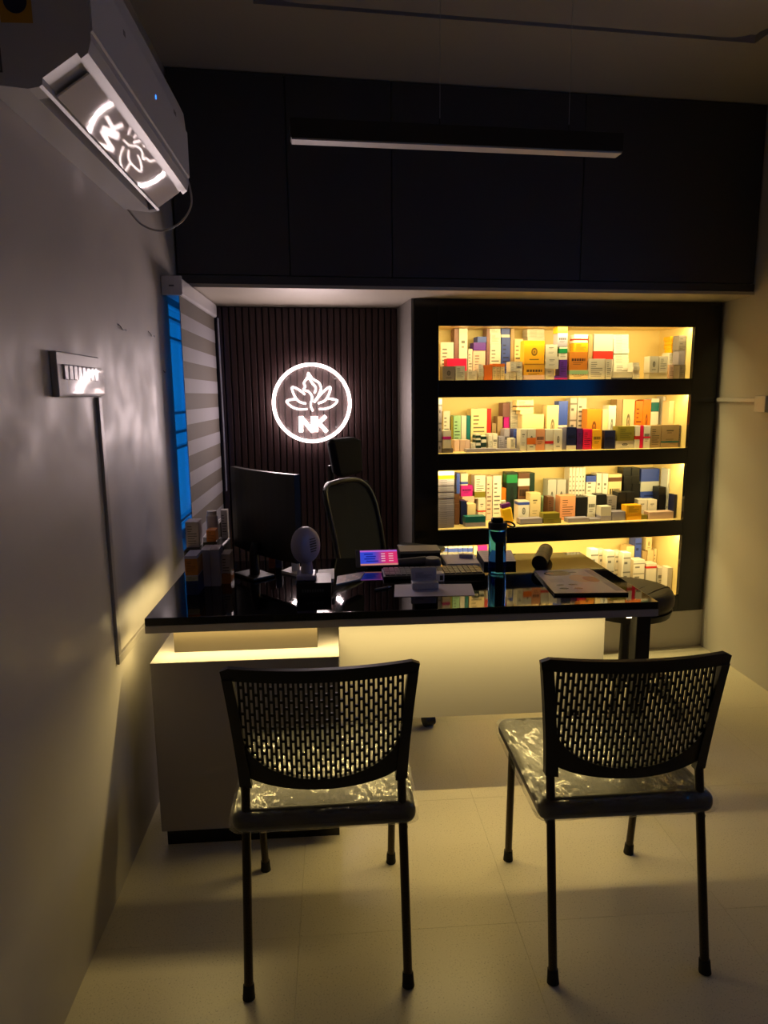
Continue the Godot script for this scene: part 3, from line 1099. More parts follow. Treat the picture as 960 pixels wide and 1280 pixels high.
const GOODS := [
	["small brown-grey carton with dark emblem, top shelf front row, 1st column",0,0,0.036,0.102,0.0000,0.0715,0.057,0.058,"gr",4,0],
	["silver grey slim carton, top shelf front row, 2nd column",0,0,0.106,0.156,0.0000,0.0734,0.059,0.058,"sv",1,0],
	["hot pink carton, top shelf middle row, 1st column",0,1,0.081,0.189,0.0000,0.1147,0.138,0.068,"pk",0,0],
	["short white carton, top shelf front row, 3rd column",0,0,0.169,0.220,0.0000,0.0495,0.060,0.058,"w",1,0],
	["flat white carton of a pile, top shelf front row, 4th column, 4th up",0,0,0.228,0.255,0.0611,0.0816,0.060,0.058,"w",5,0],
	["flat white carton of a pile, top shelf front row, 4th column, 3rd up",0,0,0.228,0.256,0.0402,0.0608,0.056,0.058,"w",5,0],
	["flat white carton of a pile, top shelf front row, 4th column, 2nd up",0,0,0.229,0.256,0.0193,0.0399,0.055,0.058,"w",5,0],
	["flat white carton of a pile, top shelf front row, 4th column, 1st up",0,0,0.229,0.256,0.0000,0.0190,0.062,0.058,"w",5,0],
	["plain orange carton, top shelf front row, 5th column",0,0,0.258,0.303,0.0000,0.0779,0.057,0.058,"or",0,0],
	["narrow cream and orange carton, top shelf front row, 6th column",0,0,0.304,0.325,0.0000,0.0843,0.057,0.058,"cr",1,["or",0.82,1]],
	["narrow cream and orange carton, top shelf front row, 7th column",0,0,0.327,0.348,0.0000,0.0842,0.063,0.058,"cr",1,["or",0.82,1]],
	["narrow cream and orange carton, top shelf front row, 8th column",0,0,0.349,0.370,0.0000,0.0841,0.059,0.058,"cr",1,["or",0.82,1]],
	["thin white carton in a low pile, top shelf front row, 9th column, 2nd up",0,0,0.374,0.396,0.0148,0.0341,0.062,0.058,"w",5,0],
	["thin white carton in a low pile, top shelf front row, 9th column, 1st up",0,0,0.375,0.396,0.0000,0.0145,0.059,0.058,"w",5,0],
	["piled white carton, top shelf front row, 10th column, 4th up",0,0,0.398,0.433,0.0698,0.0940,0.060,0.058,"w",5,0],
	["piled white carton, top shelf front row, 10th column, 3rd up",0,0,0.398,0.434,0.0451,0.0695,0.056,0.058,"w",5,0],
	["piled white carton, top shelf front row, 10th column, 2nd up",0,0,0.399,0.435,0.0204,0.0448,0.060,0.058,"w",5,0],
	["piled white carton, top shelf front row, 10th column, 1st up",0,0,0.399,0.435,0.0000,0.0201,0.062,0.058,"w",5,0],
	["narrow piled white carton, top shelf front row, 11th column, 4th up",0,0,0.436,0.466,0.0696,0.0939,0.059,0.058,"w",5,0],
	["narrow piled white carton, top shelf front row, 11th column, 3rd up",0,0,0.437,0.467,0.0449,0.0693,0.061,0.058,"w",5,0],
	["narrow piled white carton, top shelf front row, 11th column, 2nd up",0,0,0.438,0.467,0.0202,0.0446,0.060,0.058,"w",5,0],
	["narrow piled white carton, top shelf front row, 11th column, 1st up",0,0,0.438,0.468,0.0000,0.0199,0.056,0.058,"w",5,0],
	["yellow and white carton with pink foot, top shelf front row, 12th column, 1st up",0,0,0.476,0.591,0.0000,0.0821,0.061,0.058,"ye",2,["pp",0,0.3]],
	["large yellow carton with round violet emblem, top shelf front row, 12th column, 2nd up",0,0,0.474,0.587,0.0824,0.2021,0.060,0.058,"ye",4,0],
	["white carton with dark swirl mark, top shelf front row, 13th column, 3rd up",0,0,0.591,0.657,0.1192,0.1820,0.057,0.058,"w",3,0],
	["white carton with dark swirl mark, top shelf front row, 13th column, 2nd up",0,0,0.593,0.665,0.0558,0.1189,0.055,0.058,"w",3,0],
	["white carton with dark swirl mark, top shelf front row, 13th column, 1st up",0,0,0.595,0.646,0.0000,0.0555,0.062,0.058,"w",3,0],
	["low bright violet carton, top shelf front row, 14th column, 1st up",0,0,0.647,0.718,0.0000,0.0215,0.059,0.058,"pu",0,["mg",0,0.4]],
	["upright violet carton, top shelf front row, 14th column, 2nd up",0,0,0.674,0.716,0.0218,0.1035,0.061,0.058,"pu",1,0],
	["white carton with green stripe, top shelf front row, 14th column, 3rd up",0,0,0.669,0.715,0.1038,0.1712,0.062,0.058,"w",1,["gn",0.5,0.85]],
	["pale lilac carton, top shelf front row, 14th column, 4th up",0,0,0.658,0.714,0.1715,0.2399,0.061,0.058,"li",2,0],
	["yellow flat carton, top shelf front row, 14th column, 5th up",0,0,0.656,0.712,0.2402,0.2716,0.062,0.058,"ye",1,0],
	["tall white carton with fine red print, top shelf back row, 1st column",0,2,0.067,0.141,0.0000,0.2046,0.228,0.073,"w",1,0],
	["tall mauve carton, top shelf back row, 2nd column",0,2,0.145,0.167,0.0000,0.2770,0.231,0.073,"mv",0,0],
	["tall white carton with small cap print, top shelf back row, 3rd column",0,2,0.170,0.218,0.0000,0.2770,0.229,0.073,"w",3,0],
	["white carton with grey print, top shelf back row, 4th column",0,2,0.223,0.247,0.0000,0.1699,0.232,0.073,"w",1,0],
	["pale pink carton, top shelf back row, 5th column, 1st up",0,2,0.250,0.320,0.0000,0.1624,0.232,0.073,"pp",1,0],
	["purple carton lying flat, top shelf back row, 5th column, 2nd up",0,2,0.251,0.320,0.1627,0.2034,0.226,0.073,"pu",0,0],
	["small blue carton lying flat, top shelf back row, 5th column, 3rd up",0,2,0.272,0.323,0.2037,0.2347,0.226,0.073,"bl",0,0],
	["tall dusty pink carton, top shelf back row, 6th column",0,2,0.324,0.341,0.0000,0.2770,0.227,0.073,"mv",0,0],
	["tall white carton in a column, top shelf back row, 7th column, 3rd up",0,2,0.342,0.403,0.2523,0.2770,0.233,0.073,"w",1,0],
	["tall white carton in a column, top shelf back row, 7th column, 2nd up",0,2,0.342,0.404,0.1971,0.2520,0.228,0.073,"w",1,0],
	["tall white carton in a column, top shelf back row, 7th column, 1st up",0,2,0.344,0.406,0.0000,0.1968,0.230,0.073,"w",1,0],
	["tall blue carton, top shelf back row, 8th column, 1st up",0,2,0.409,0.458,0.0000,0.2313,0.227,0.073,"bl",1,0],
	["white capped blue carton, top shelf back row, 8th column, 2nd up",0,2,0.406,0.455,0.2316,0.2770,0.229,0.073,"bl",0,["w",0,0.3]],
	["tall olive-beige carton, top shelf back row, 9th column",0,2,0.460,0.480,0.0000,0.2762,0.228,0.073,"be",0,0],
	["tall cream carton with dark edge, top shelf back row, 10th column",0,2,0.483,0.531,0.0000,0.2240,0.228,0.073,"cr",1,0],
	["thin white carton in a high pile, top shelf back row, 11th column, 3rd up",0,2,0.554,0.652,0.2547,0.2754,0.230,0.073,"w",5,0],
	["thin white carton in a high pile, top shelf back row, 11th column, 2nd up",0,2,0.555,0.653,0.2336,0.2544,0.230,0.073,"w",5,0],
	["thin white carton in a high pile, top shelf back row, 11th column, 1st up",0,2,0.558,0.656,0.0000,0.2333,0.232,0.073,"w",5,0],
	["yellow and pale green carton, top shelf front row, 15th column, 1st up",0,0,0.730,0.835,0.0000,0.0495,0.060,0.058,"cr",2,["pg",0.55,0.95]],
	["orange-yellow carton with dark word, top shelf front row, 15th column, 2nd up",0,0,0.727,0.830,0.0498,0.1427,0.062,0.058,"am",2,0],
	["yellow carton with white corner, top shelf front row, 15th column, 3rd up",0,0,0.751,0.831,0.1430,0.1906,0.062,0.058,"ye",1,0],
	["white carton with red stripe, top shelf front row, 15th column, 4th up",0,0,0.751,0.829,0.1909,0.2337,0.063,0.058,"w",0,["rd",0.3,0.5]],
	["white carton with blue print lines, top shelf front row, 16th column",0,0,0.836,0.931,0.0000,0.1084,0.060,0.058,"w",1,0],
	["silver carton with red swoosh, top shelf middle row, 3rd column, 2nd up",0,1,0.898,1.010,0.1095,0.2426,0.136,0.068,"sv",0,["rd",0,0.32]],
	["short white carton supporting the silver one, top shelf middle row, 3rd column, 1st up",0,1,0.903,1.016,0.0000,0.1092,0.142,0.068,"w",0,0],
	["beige carton beside the silver one, top shelf middle row, 2nd column",0,1,0.871,0.897,0.0000,0.2408,0.143,0.068,"be",0,0],
	["thin white carton in a pile of six, top shelf middle row, 4th column, 7th up",0,1,1.012,1.102,0.2163,0.2414,0.142,0.068,"w",5,0],
	["thin white carton in a pile of six, top shelf middle row, 4th column, 6th up",0,1,1.014,1.103,0.1908,0.2160,0.140,0.068,"w",5,0],
	["thin white carton in a pile of six, top shelf middle row, 4th column, 5th up",0,1,1.015,1.104,0.1653,0.1905,0.141,0.068,"w",5,0],
	["thin white carton in a pile of six, top shelf middle row, 4th column, 4th up",0,1,1.016,1.106,0.1397,0.1650,0.137,0.068,"w",5,0],
	["thin white carton in a pile of six, top shelf middle row, 4th column, 3rd up",0,1,1.017,1.107,0.1141,0.1394,0.142,0.068,"w",5,0],
	["thin white carton in a pile of six, top shelf middle row, 4th column, 2nd up",0,1,1.019,1.109,0.0884,0.1138,0.140,0.068,"w",5,0],
	["white carton below the pile of six, top shelf middle row, 4th column, 1st up",0,1,1.021,1.126,0.0000,0.0881,0.137,0.068,"w",1,0],
	["small white carton with grey side, top shelf front row, 17th column",0,0,0.934,0.967,0.0000,0.1052,0.056,0.058,"w",1,0],
	["low white carton with dark blue underside, top shelf front row, 18th column",0,0,0.974,1.090,0.0000,0.0389,0.062,0.058,"w",0,["nv",0,0.2]],
	["grey-white thin carton in a pile, top shelf front row, 19th column, 4th up",0,0,1.089,1.129,0.0673,0.0875,0.063,0.058,"w",5,0],
	["grey-white thin carton in a pile, top shelf front row, 19th column, 3rd up",0,0,1.090,1.130,0.0467,0.0670,0.056,0.058,"w",5,0],
	["grey-white thin carton in a pile, top shelf front row, 19th column, 2nd up",0,0,1.091,1.131,0.0261,0.0464,0.061,0.058,"w",5,0],
	["grey-white thin carton in a pile, top shelf front row, 19th column, 1st up",0,0,1.092,1.132,0.0000,0.0258,0.058,0.058,"w",5,0],
	["white carton with brown mark, top shelf front row, 20th column, 2nd up",0,0,1.184,1.237,0.0333,0.1204,0.056,0.058,"w",4,0],
	["white carton with pale print, top shelf front row, 21st column",0,0,1.241,1.292,0.0333,0.1203,0.057,0.058,"w",1,0],
	["low white carton beneath the pair, top shelf front row, 20th column, 1st up",0,0,1.190,1.296,0.0000,0.0330,0.061,0.058,"w",0,0],
	["yellow carton in a pile of four, top shelf middle row, 5th column, 6th up",0,1,1.351,1.396,0.2106,0.2320,0.142,0.068,"ye",5,0],
	["yellow carton in a pile of four, top shelf middle row, 5th column, 5th up",0,1,1.353,1.396,0.1888,0.2103,0.135,0.068,"ye",5,0],
	["yellow carton in a pile of four, top shelf middle row, 5th column, 4th up",0,1,1.354,1.396,0.1670,0.1885,0.140,0.068,"ye",5,0],
	["yellow carton in a pile of four, top shelf middle row, 5th column, 3rd up",0,1,1.356,1.396,0.1443,0.1667,0.135,0.068,"ye",5,0],
	["white carton below the yellow pile, top shelf middle row, 5th column, 2nd up",0,1,1.346,1.396,0.0793,0.1440,0.141,0.068,"w",1,0],
	["pale peach carton, top shelf middle row, 5th column, 1st up",0,1,1.350,1.396,0.0000,0.0790,0.138,0.068,"pp",1,0],
	["dark grey carton with striped side, top shelf front row, 22nd column, 3rd up",0,0,1.353,1.396,0.1522,0.2310,0.062,0.058,"gr",5,0],
	["violet-grey carton, top shelf front row, 22nd column, 2nd up",0,0,1.358,1.396,0.0758,0.1519,0.063,0.058,"li",0,0],
	["charcoal carton, top shelf front row, 22nd column, 1st up",0,0,1.363,1.396,0.0000,0.0755,0.059,0.058,"gr",1,0],
	["tall slate-lilac carton by the post, second shelf front row, 1st column",1,0,0.017,0.036,0.0000,0.2814,0.063,0.058,"li",5,0],
	["white carton with fine print, second shelf back row, 1st column",1,2,0.084,0.122,0.0000,0.2145,0.227,0.073,"w",1,0],
	["white carton with pink and yellow bands, second shelf front row, 2nd column, 2nd up",1,0,0.040,0.084,0.0248,0.1176,0.056,0.058,"w",0,["mg",0.5,0.66]],
	["flat grey carton, second shelf front row, 2nd column, 1st up",1,0,0.038,0.095,0.0000,0.0245,0.060,0.058,"gr",0,0],
	["slim olive-green carton, second shelf back row, 2nd column",1,2,0.126,0.140,0.0000,0.1850,0.225,0.073,"ol",0,0],
	["tall pale green carton, second shelf back row, 3rd column",1,2,0.142,0.185,0.0000,0.1883,0.227,0.073,"pg",1,0],
	["tall white carton beside the teal one, second shelf back row, 4th column",1,2,0.187,0.215,0.0000,0.1878,0.228,0.073,"w",0,0],
	["narrow teal carton, second shelf back row, 5th column",1,2,0.217,0.238,0.0000,0.1874,0.230,0.073,"te",0,0],
	["short pale pink carton, second shelf middle row, 1st column",1,1,0.124,0.152,0.0000,0.0610,0.136,0.068,"pp",0,0],
	["short pale pink carton, second shelf middle row, 2nd column",1,1,0.154,0.182,0.0000,0.0604,0.135,0.068,"pp",0,0],
	["short pale pink carton, second shelf middle row, 3rd column",1,1,0.184,0.212,0.0000,0.0597,0.142,0.068,"pp",0,0],
	["large cream carton with faint print, second shelf back row, 6th column",1,2,0.241,0.332,0.0000,0.2250,0.228,0.073,"cr",1,0],
	["narrow bright red carton, second shelf back row, 7th column",1,2,0.333,0.358,0.0000,0.2241,0.233,0.073,"rd",0,0],
	["dark green banded white carton, second shelf middle row, 5th column, 3rd up",1,1,0.243,0.270,0.0664,0.0904,0.142,0.068,"w",0,["dg",0.1,0.7]],
	["dark green banded white carton, second shelf middle row, 5th column, 2nd up",1,1,0.243,0.270,0.0420,0.0661,0.138,0.068,"w",0,["dg",0.1,0.7]],
	["dark green banded white carton, second shelf middle row, 5th column, 1st up",1,1,0.244,0.271,0.0000,0.0417,0.139,0.068,"w",0,["dg",0.1,0.7]],
	["white carton with black-green bar, second shelf middle row, 6th column, 2nd up",1,1,0.273,0.302,0.0490,0.0807,0.139,0.068,"w",0,["dg",0.4,0.9]],
	["white carton with black-green bar, second shelf middle row, 6th column, 1st up",1,1,0.274,0.302,0.0000,0.0487,0.140,0.068,"w",0,["dg",0.4,0.9]],
	["short white carton, second shelf middle row, 4th column",1,1,0.217,0.242,0.0000,0.0439,0.140,0.068,"w",1,0],
	["white carton with thin print, second shelf middle row, 7th column",1,1,0.314,0.337,0.0000,0.0921,0.139,0.068,"w",1,0],
	["white carton, slightly narrower, second shelf middle row, 8th column",1,1,0.339,0.365,0.0000,0.0916,0.140,0.068,"w",2,0],
	["tan carton with brown spot, second shelf back row, 8th column",1,2,0.363,0.388,0.0000,0.1425,0.233,0.073,"be",4,0],
	["beige carton, second shelf back row, 9th column",1,2,0.393,0.424,0.0000,0.1807,0.229,0.073,"be",0,0],
	["mauve carton, second shelf back row, 10th column, 3rd up",1,2,0.423,0.464,0.1766,0.2537,0.228,0.073,"mv",0,0],
	["magenta carton, second shelf back row, 10th column, 2nd up",1,2,0.431,0.462,0.1166,0.1763,0.231,0.073,"mg",0,0],
	["pale carton under the magenta one, second shelf back row, 10th column, 1st up",1,2,0.427,0.465,0.0000,0.1163,0.227,0.073,"pp",0,0],
	["lilac-blue short carton, second shelf middle row, 9th column",1,1,0.370,0.402,0.0000,0.0757,0.137,0.068,"li",1,0],
	["lilac-blue tall carton, second shelf middle row, 10th column",1,1,0.404,0.433,0.0000,0.1147,0.143,0.068,"li",2,0],
	["white carton in a column of five, second shelf back row, 11th column, 6th up",1,2,0.466,0.520,0.2317,0.2600,0.229,0.073,"w",5,0],
	["white carton in a column of five, second shelf back row, 11th column, 5th up",1,2,0.467,0.521,0.2030,0.2314,0.229,0.073,"w",5,0],
	["white carton in a column of five, second shelf back row, 11th column, 4th up",1,2,0.467,0.522,0.1742,0.2027,0.225,0.073,"w",5,0],
	["white carton in a column of five, second shelf back row, 11th column, 3rd up",1,2,0.468,0.522,0.1454,0.1739,0.228,0.073,"w",5,0],
	["white carton in a column of five, second shelf back row, 11th column, 2nd up",1,2,0.469,0.523,0.1141,0.1451,0.230,0.073,"w",5,0],
	["lowest white carton of the column, second shelf back row, 11th column, 1st up",1,2,0.470,0.525,0.0000,0.1138,0.225,0.073,"w",0,0],
	["cream carton on top, second shelf middle row, 11th column, 2nd up",1,1,0.469,0.566,0.2144,0.2687,0.140,0.068,"cr",1,["br",0.3,0.45]],
	["cream carton beneath the top one, second shelf middle row, 12th column, 2nd up",1,1,0.491,0.567,0.1919,0.2141,0.140,0.068,"cr",0,0],
	["wide cream carton, second shelf middle row, 12th column, 1st up",1,1,0.500,0.625,0.0000,0.1916,0.135,0.068,"cr",0,0],
	["dark blue small carton, second shelf middle row, 11th column, 1st up",1,1,0.457,0.489,0.0000,0.1137,0.140,0.068,"bl",1,0],
	["small white carton, second shelf front row, 4th column, 2nd up",1,0,0.410,0.438,0.0142,0.0689,0.059,0.058,"w",1,0],
	["white carton with pale blue print, second shelf front row, 5th column",1,0,0.464,0.501,0.0000,0.1173,0.060,0.058,"w",3,0],
	["white carton with orange drop, second shelf front row, 6th column",1,0,0.503,0.550,0.0000,0.1165,0.058,0.058,"w",4,["or",0.3,0.6]],
	["pale orange carton, second shelf front row, 7th column",1,0,0.551,0.603,0.0000,0.1155,0.061,0.058,"pe",2,0],
	["white carton with red seal, second shelf front row, 8th column",1,0,0.605,0.651,0.0000,0.1131,0.061,0.058,"w",0,["rd",0.32,0.45]],
	["white carton with small violet flower, second shelf front row, 9th column",1,0,0.653,0.699,0.0000,0.1122,0.055,0.058,"w",4,0],
	["tall pale carton with yellow emblem, second shelf middle row, 13th column",1,1,0.641,0.709,0.0000,0.2388,0.135,0.068,"cr",4,0],
	["blue and white carton, second shelf middle row, 14th column",1,1,0.711,0.763,0.0000,0.2609,0.140,0.068,"w",0,["bl",0.5,1]],
	["steel blue carton, second shelf front row, 10th column",1,0,0.700,0.726,0.0000,0.1205,0.063,0.058,"li",0,0],
	["long flat lilac tray carton, second shelf front row, 3rd column",1,0,0.169,0.331,0.0000,0.0173,0.057,0.058,"li",0,0],
	["long flat violet-grey tray carton, second shelf front row, 4th column, 1st up",1,0,0.334,0.461,0.0000,0.0139,0.059,0.058,"li",0,0],
	["tall white carton with layered print, second shelf back row, 12th column",1,2,0.818,0.858,0.0000,0.2764,0.230,0.073,"w",5,0],
	["tall white carton, plain top, second shelf back row, 13th column",1,2,0.861,0.914,0.0000,0.2759,0.228,0.073,"w",1,0],
	["amber carton with picture of petals, second shelf middle row, 15th column",1,1,0.877,0.962,0.0000,0.2154,0.138,0.068,"am",4,0],
	["navy carton with white side, second shelf front row, 11th column",1,0,0.727,0.780,0.0000,0.1218,0.058,0.058,"nv",2,["w",0,0.2]],
	["violet carton, second shelf front row, 12th column",1,0,0.784,0.817,0.0000,0.1145,0.058,0.058,"vi",3,0],
	["pink-red carton, second shelf front row, 13th column",1,0,0.820,0.872,0.0000,0.1097,0.060,0.058,"pk",1,0],
	["bright yellow carton, second shelf front row, 14th column",1,0,0.874,0.927,0.0000,0.1062,0.057,0.058,"ye",2,0],
	["navy carton with white word, second shelf front row, 15th column",1,0,0.943,1.006,0.0000,0.1008,0.058,0.058,"nv",2,0],
	["slim white carton with wave mark, second shelf middle row, 17th column",1,1,1.003,1.048,0.0000,0.2337,0.141,0.068,"w",4,0],
	["slim pale carton, second shelf middle row, 16th column",1,1,0.967,1.000,0.0000,0.2129,0.135,0.068,"cr",0,0],
	["tall dark olive carton, second shelf back row, 14th column",1,2,1.098,1.132,0.0000,0.2650,0.230,0.073,"be",0,0],
	["tall cream carton with brown flower, second shelf back row, 15th column",1,2,1.136,1.209,0.0000,0.2643,0.231,0.073,"cr",4,0],
	["tall orange carton, second shelf back row, 16th column",1,2,1.212,1.258,0.0000,0.2552,0.227,0.073,"or",1,0],
	["tall orange carton with yellow bloom, second shelf back row, 17th column",1,2,1.259,1.307,0.0000,0.2614,0.227,0.073,"or",4,0],
	["tall white carton with teal square, second shelf back row, 18th column",1,2,1.310,1.359,0.0000,0.2676,0.231,0.073,"w",0,["te",0.72,0.92]],
	["tall white carton with blue drop, second shelf back row, 19th column",1,2,1.381,1.396,0.0000,0.2786,0.227,0.073,"w",4,0],
	["plain cream white carton, second shelf middle row, 18th column",1,1,1.364,1.395,0.0000,0.2541,0.136,0.068,"cr",0,0],
	["olive green carton on a white one, second shelf front row, 16th column, 2nd up",1,0,1.019,1.117,0.0431,0.1210,0.058,0.058,"ol",1,0],
	["low white carton with blue mark, second shelf front row, 16th column, 1st up",1,0,1.010,1.121,0.0000,0.0428,0.061,0.058,"w",4,0],
	["white carton with red word, second shelf front row, 17th column",1,0,1.122,1.150,0.0000,0.1231,0.056,0.058,"w",0,["rd",0.4,0.55]],
	["narrow rose carton, second shelf front row, 18th column",1,0,1.151,1.171,0.0000,0.1243,0.058,0.058,"pk",0,0],
	["white carton with rose print, second shelf front row, 19th column",1,0,1.173,1.213,0.0000,0.1221,0.058,0.058,"w",2,["pk",0.45,0.52]],
	["grey-beige carton, second shelf front row, 20th column",1,0,1.216,1.279,0.0000,0.1228,0.062,0.058,"be",1,0],
	["wide grey-beige carton with teal line, second shelf front row, 21st column",1,0,1.282,1.384,0.0000,0.1246,0.059,0.058,"be",3,["te",0.22,0.28]],
	["slate carton next to the right post, second shelf front row, 22nd column",1,0,1.386,1.396,0.0000,0.1217,0.062,0.058,"gr",1,0],
	["flat grey-lilac carton in a tall pile, third shelf front row, 1st column, 8th up",2,0,0.013,0.102,0.2299,0.2635,0.056,0.058,"li",5,0],
	["flat grey-lilac carton in a tall pile, third shelf front row, 1st column, 7th up",2,0,0.013,0.102,0.1959,0.2296,0.058,0.058,"li",5,0],
	["flat grey-lilac carton in a tall pile, third shelf front row, 1st column, 6th up",2,0,0.013,0.103,0.1618,0.1956,0.060,0.058,"li",5,0],
	["flat grey-lilac carton in a tall pile, third shelf front row, 1st column, 5th up",2,0,0.013,0.103,0.1275,0.1615,0.062,0.058,"li",5,0],
	["flat grey-lilac carton in a tall pile, third shelf front row, 1st column, 4th up",2,0,0.013,0.103,0.0932,0.1272,0.059,0.058,"li",5,0],
	["flat grey-lilac carton in a tall pile, third shelf front row, 1st column, 3rd up",2,0,0.013,0.103,0.0587,0.0929,0.057,0.058,"li",5,0],
	["flat grey-lilac carton in a tall pile, third shelf front row, 1st column, 2nd up",2,0,0.013,0.104,0.0242,0.0584,0.056,0.058,"li",5,0],
	["flat grey-lilac carton in a tall pile, third shelf front row, 1st column, 1st up",2,0,0.013,0.104,0.0000,0.0239,0.059,0.058,"li",5,0],
	["white flat carton with yellow corner, third shelf front row, 1st column, 9th up",2,0,0.013,0.102,0.2638,0.3033,0.057,0.058,"w",0,["ye",0,0.5]],
	["dark red ended flat carton, third shelf middle row, 1st column, 4th up",2,1,0.128,0.155,0.1433,0.1703,0.141,0.068,"br",0,0],
	["dark red ended flat carton, third shelf middle row, 1st column, 3rd up",2,1,0.128,0.155,0.1160,0.1430,0.142,0.068,"br",0,0],
	["dark red ended flat carton, third shelf middle row, 1st column, 2nd up",2,1,0.128,0.155,0.0886,0.1157,0.136,0.068,"br",0,0],
	["dark red ended flat carton, third shelf middle row, 1st column, 1st up",2,1,0.128,0.155,0.0000,0.0883,0.137,0.068,"br",0,0],
	["small violet carton, third shelf middle row, 1st column, 5th up",2,1,0.138,0.157,0.1706,0.2814,0.141,0.068,"bl",0,0],
	["white carton with blue wave, third shelf back row, 1st column, 3rd up",2,2,0.187,0.228,0.2031,0.2698,0.230,0.073,"w",0,["bl",0.1,0.3]],
	["magenta carton with white word, third shelf back row, 1st column, 2nd up",2,2,0.189,0.256,0.1406,0.2028,0.231,0.073,"mg",2,0],
	["white and pink carton, third shelf back row, 1st column, 1st up",2,2,0.195,0.265,0.0000,0.1403,0.228,0.073,"pp",1,0],
	["navy small carton, third shelf middle row, 2nd column",2,1,0.162,0.195,0.0000,0.1300,0.136,0.068,"nv",0,0],
	["cream carton behind the teal lids, third shelf middle row, 3rd column",2,1,0.199,0.247,0.0000,0.1112,0.137,0.068,"cr",0,0],
	["tall white carton with olive cross, third shelf back row, 2nd column, 2nd up",2,2,0.267,0.330,0.1250,0.2561,0.231,0.073,"w",1,["ol",0.05,0.3]],
	["white carton with red foot, third shelf back row, 2nd column, 1st up",2,2,0.288,0.333,0.0000,0.1247,0.227,0.073,"w",3,["rd",0.4,0.46]],
	["pink-white carton, third shelf back row, 3rd column",2,2,0.335,0.369,0.0000,0.2498,0.228,0.073,"pp",1,0],
	["tall white carton with grey foot line, third shelf back row, 4th column",2,2,0.373,0.423,0.0000,0.2516,0.228,0.073,"w",1,0],
	["teal topped grey carton, third shelf front row, 2nd column, 1st up",2,0,0.168,0.279,0.0000,0.0233,0.058,0.058,"li",0,0],
	["flat teal carton, third shelf front row, 2nd column, 2nd up",2,0,0.165,0.278,0.0236,0.0558,0.058,0.058,"te",0,0],
	["orange small carton, third shelf back row, 5th column",2,2,0.425,0.452,0.0000,0.1799,0.232,0.073,"or",0,0],
	["black and green carton with leaf burst, third shelf back row, 6th column",2,2,0.453,0.515,0.0000,0.2683,0.226,0.073,"dg",4,["gn",0.78,0.95]],
	["dark brown carton with white patch, third shelf back row, 7th column",2,2,0.520,0.587,0.0000,0.2631,0.225,0.073,"br",2,["w",0.72,0.88]],
	["dark teal-green carton, third shelf back row, 8th column",2,2,0.590,0.621,0.0000,0.2616,0.233,0.073,"dg",0,0],
	["white carton with pale blue swirl, third shelf middle row, 4th column",2,1,0.492,0.557,0.0000,0.1161,0.142,0.068,"w",4,["bl",0.82,0.95]],
	["tall cream white carton, third shelf middle row, 5th column",2,1,0.560,0.623,0.0000,0.1582,0.143,0.068,"cr",3,0],
	["pale green carton, third shelf back row, 9th column",2,2,0.666,0.698,0.0000,0.1214,0.228,0.073,"pg",0,0],
	["flat grey lilac carton with dark end, third shelf front row, 3rd column",2,0,0.475,0.604,0.0000,0.0307,0.063,0.058,"li",0,["bk",0,0.12]],
	["flat olive-yellow carton, third shelf front row, 4th column, 2nd up",2,0,0.607,0.702,0.0278,0.0560,0.062,0.058,"ol",0,0],
	["flat dark olive carton, third shelf front row, 4th column, 1st up",2,0,0.610,0.710,0.0000,0.0275,0.057,0.058,"ol",5,0],
	["grey carton with black flower and red foot, third shelf back row, 10th column",2,2,0.700,0.751,0.0000,0.2194,0.231,0.073,"sv",4,0],
	["pale grey carton with black flower, third shelf back row, 11th column",2,2,0.755,0.810,0.0000,0.2176,0.232,0.073,"sv",4,0],
	["brown narrow carton, third shelf middle row, 6th column",2,1,0.665,0.699,0.0000,0.1345,0.140,0.068,"br",1,0],
	["wide peach carton, third shelf middle row, 7th column",2,1,0.737,0.828,0.0000,0.1372,0.139,0.068,"pe",1,0],
	["thin white carton in a tight row, third shelf back row, 12th column",2,2,0.826,0.844,0.0000,0.2849,0.227,0.073,"w",1,0],
	["thin white carton in a tight row, third shelf back row, 13th column",2,2,0.846,0.864,0.0000,0.2844,0.228,0.073,"w",1,0],
	["thin white carton in a tight row, third shelf back row, 14th column",2,2,0.866,0.885,0.0000,0.2838,0.227,0.073,"w",1,0],
	["thin white carton in a tight row, third shelf back row, 15th column",2,2,0.886,0.905,0.0000,0.2833,0.226,0.073,"w",1,0],
	["thin white carton in a tight row, third shelf back row, 16th column",2,2,0.907,0.925,0.0000,0.2827,0.230,0.073,"w",1,0],
	["white carton with bright blue lid, third shelf back row, 17th column",2,2,0.931,0.989,0.0000,0.2349,0.227,0.073,"w",1,["bl",0.85,1]],
	["narrow white carton, third shelf back row, 18th column",2,2,0.994,1.027,0.0000,0.2473,0.231,0.073,"w",3,0],
	["narrow white carton, third shelf back row, 19th column",2,2,1.029,1.063,0.0000,0.2463,0.225,0.073,"w",3,0],
	["cream carton with dark label, third shelf back row, 20th column",2,2,1.068,1.151,0.0000,0.2401,0.232,0.073,"cr",2,["br",0.82,0.92]],
	["black carton with white bars, third shelf middle row, 8th column",2,1,0.833,0.900,0.0000,0.1259,0.141,0.068,"bk",5,0],
	["white carton with grey word, third shelf middle row, 9th column",2,1,0.903,0.952,0.0000,0.1323,0.142,0.068,"w",2,0],
	["black glossy carton, third shelf middle row, 10th column",2,1,0.957,1.015,0.0000,0.1371,0.142,0.068,"bk",1,0],
	["dark slate carton, third shelf middle row, 11th column",2,1,1.019,1.078,0.0000,0.1264,0.142,0.068,"gr",1,0],
	["black carton with white disc, third shelf back row, 21st column, 3rd up",2,2,1.157,1.206,0.2284,0.2752,0.230,0.073,"bk",4,0],
	["black carton with white disc, third shelf back row, 21st column, 2nd up",2,2,1.160,1.209,0.1811,0.2281,0.225,0.073,"bk",4,0],
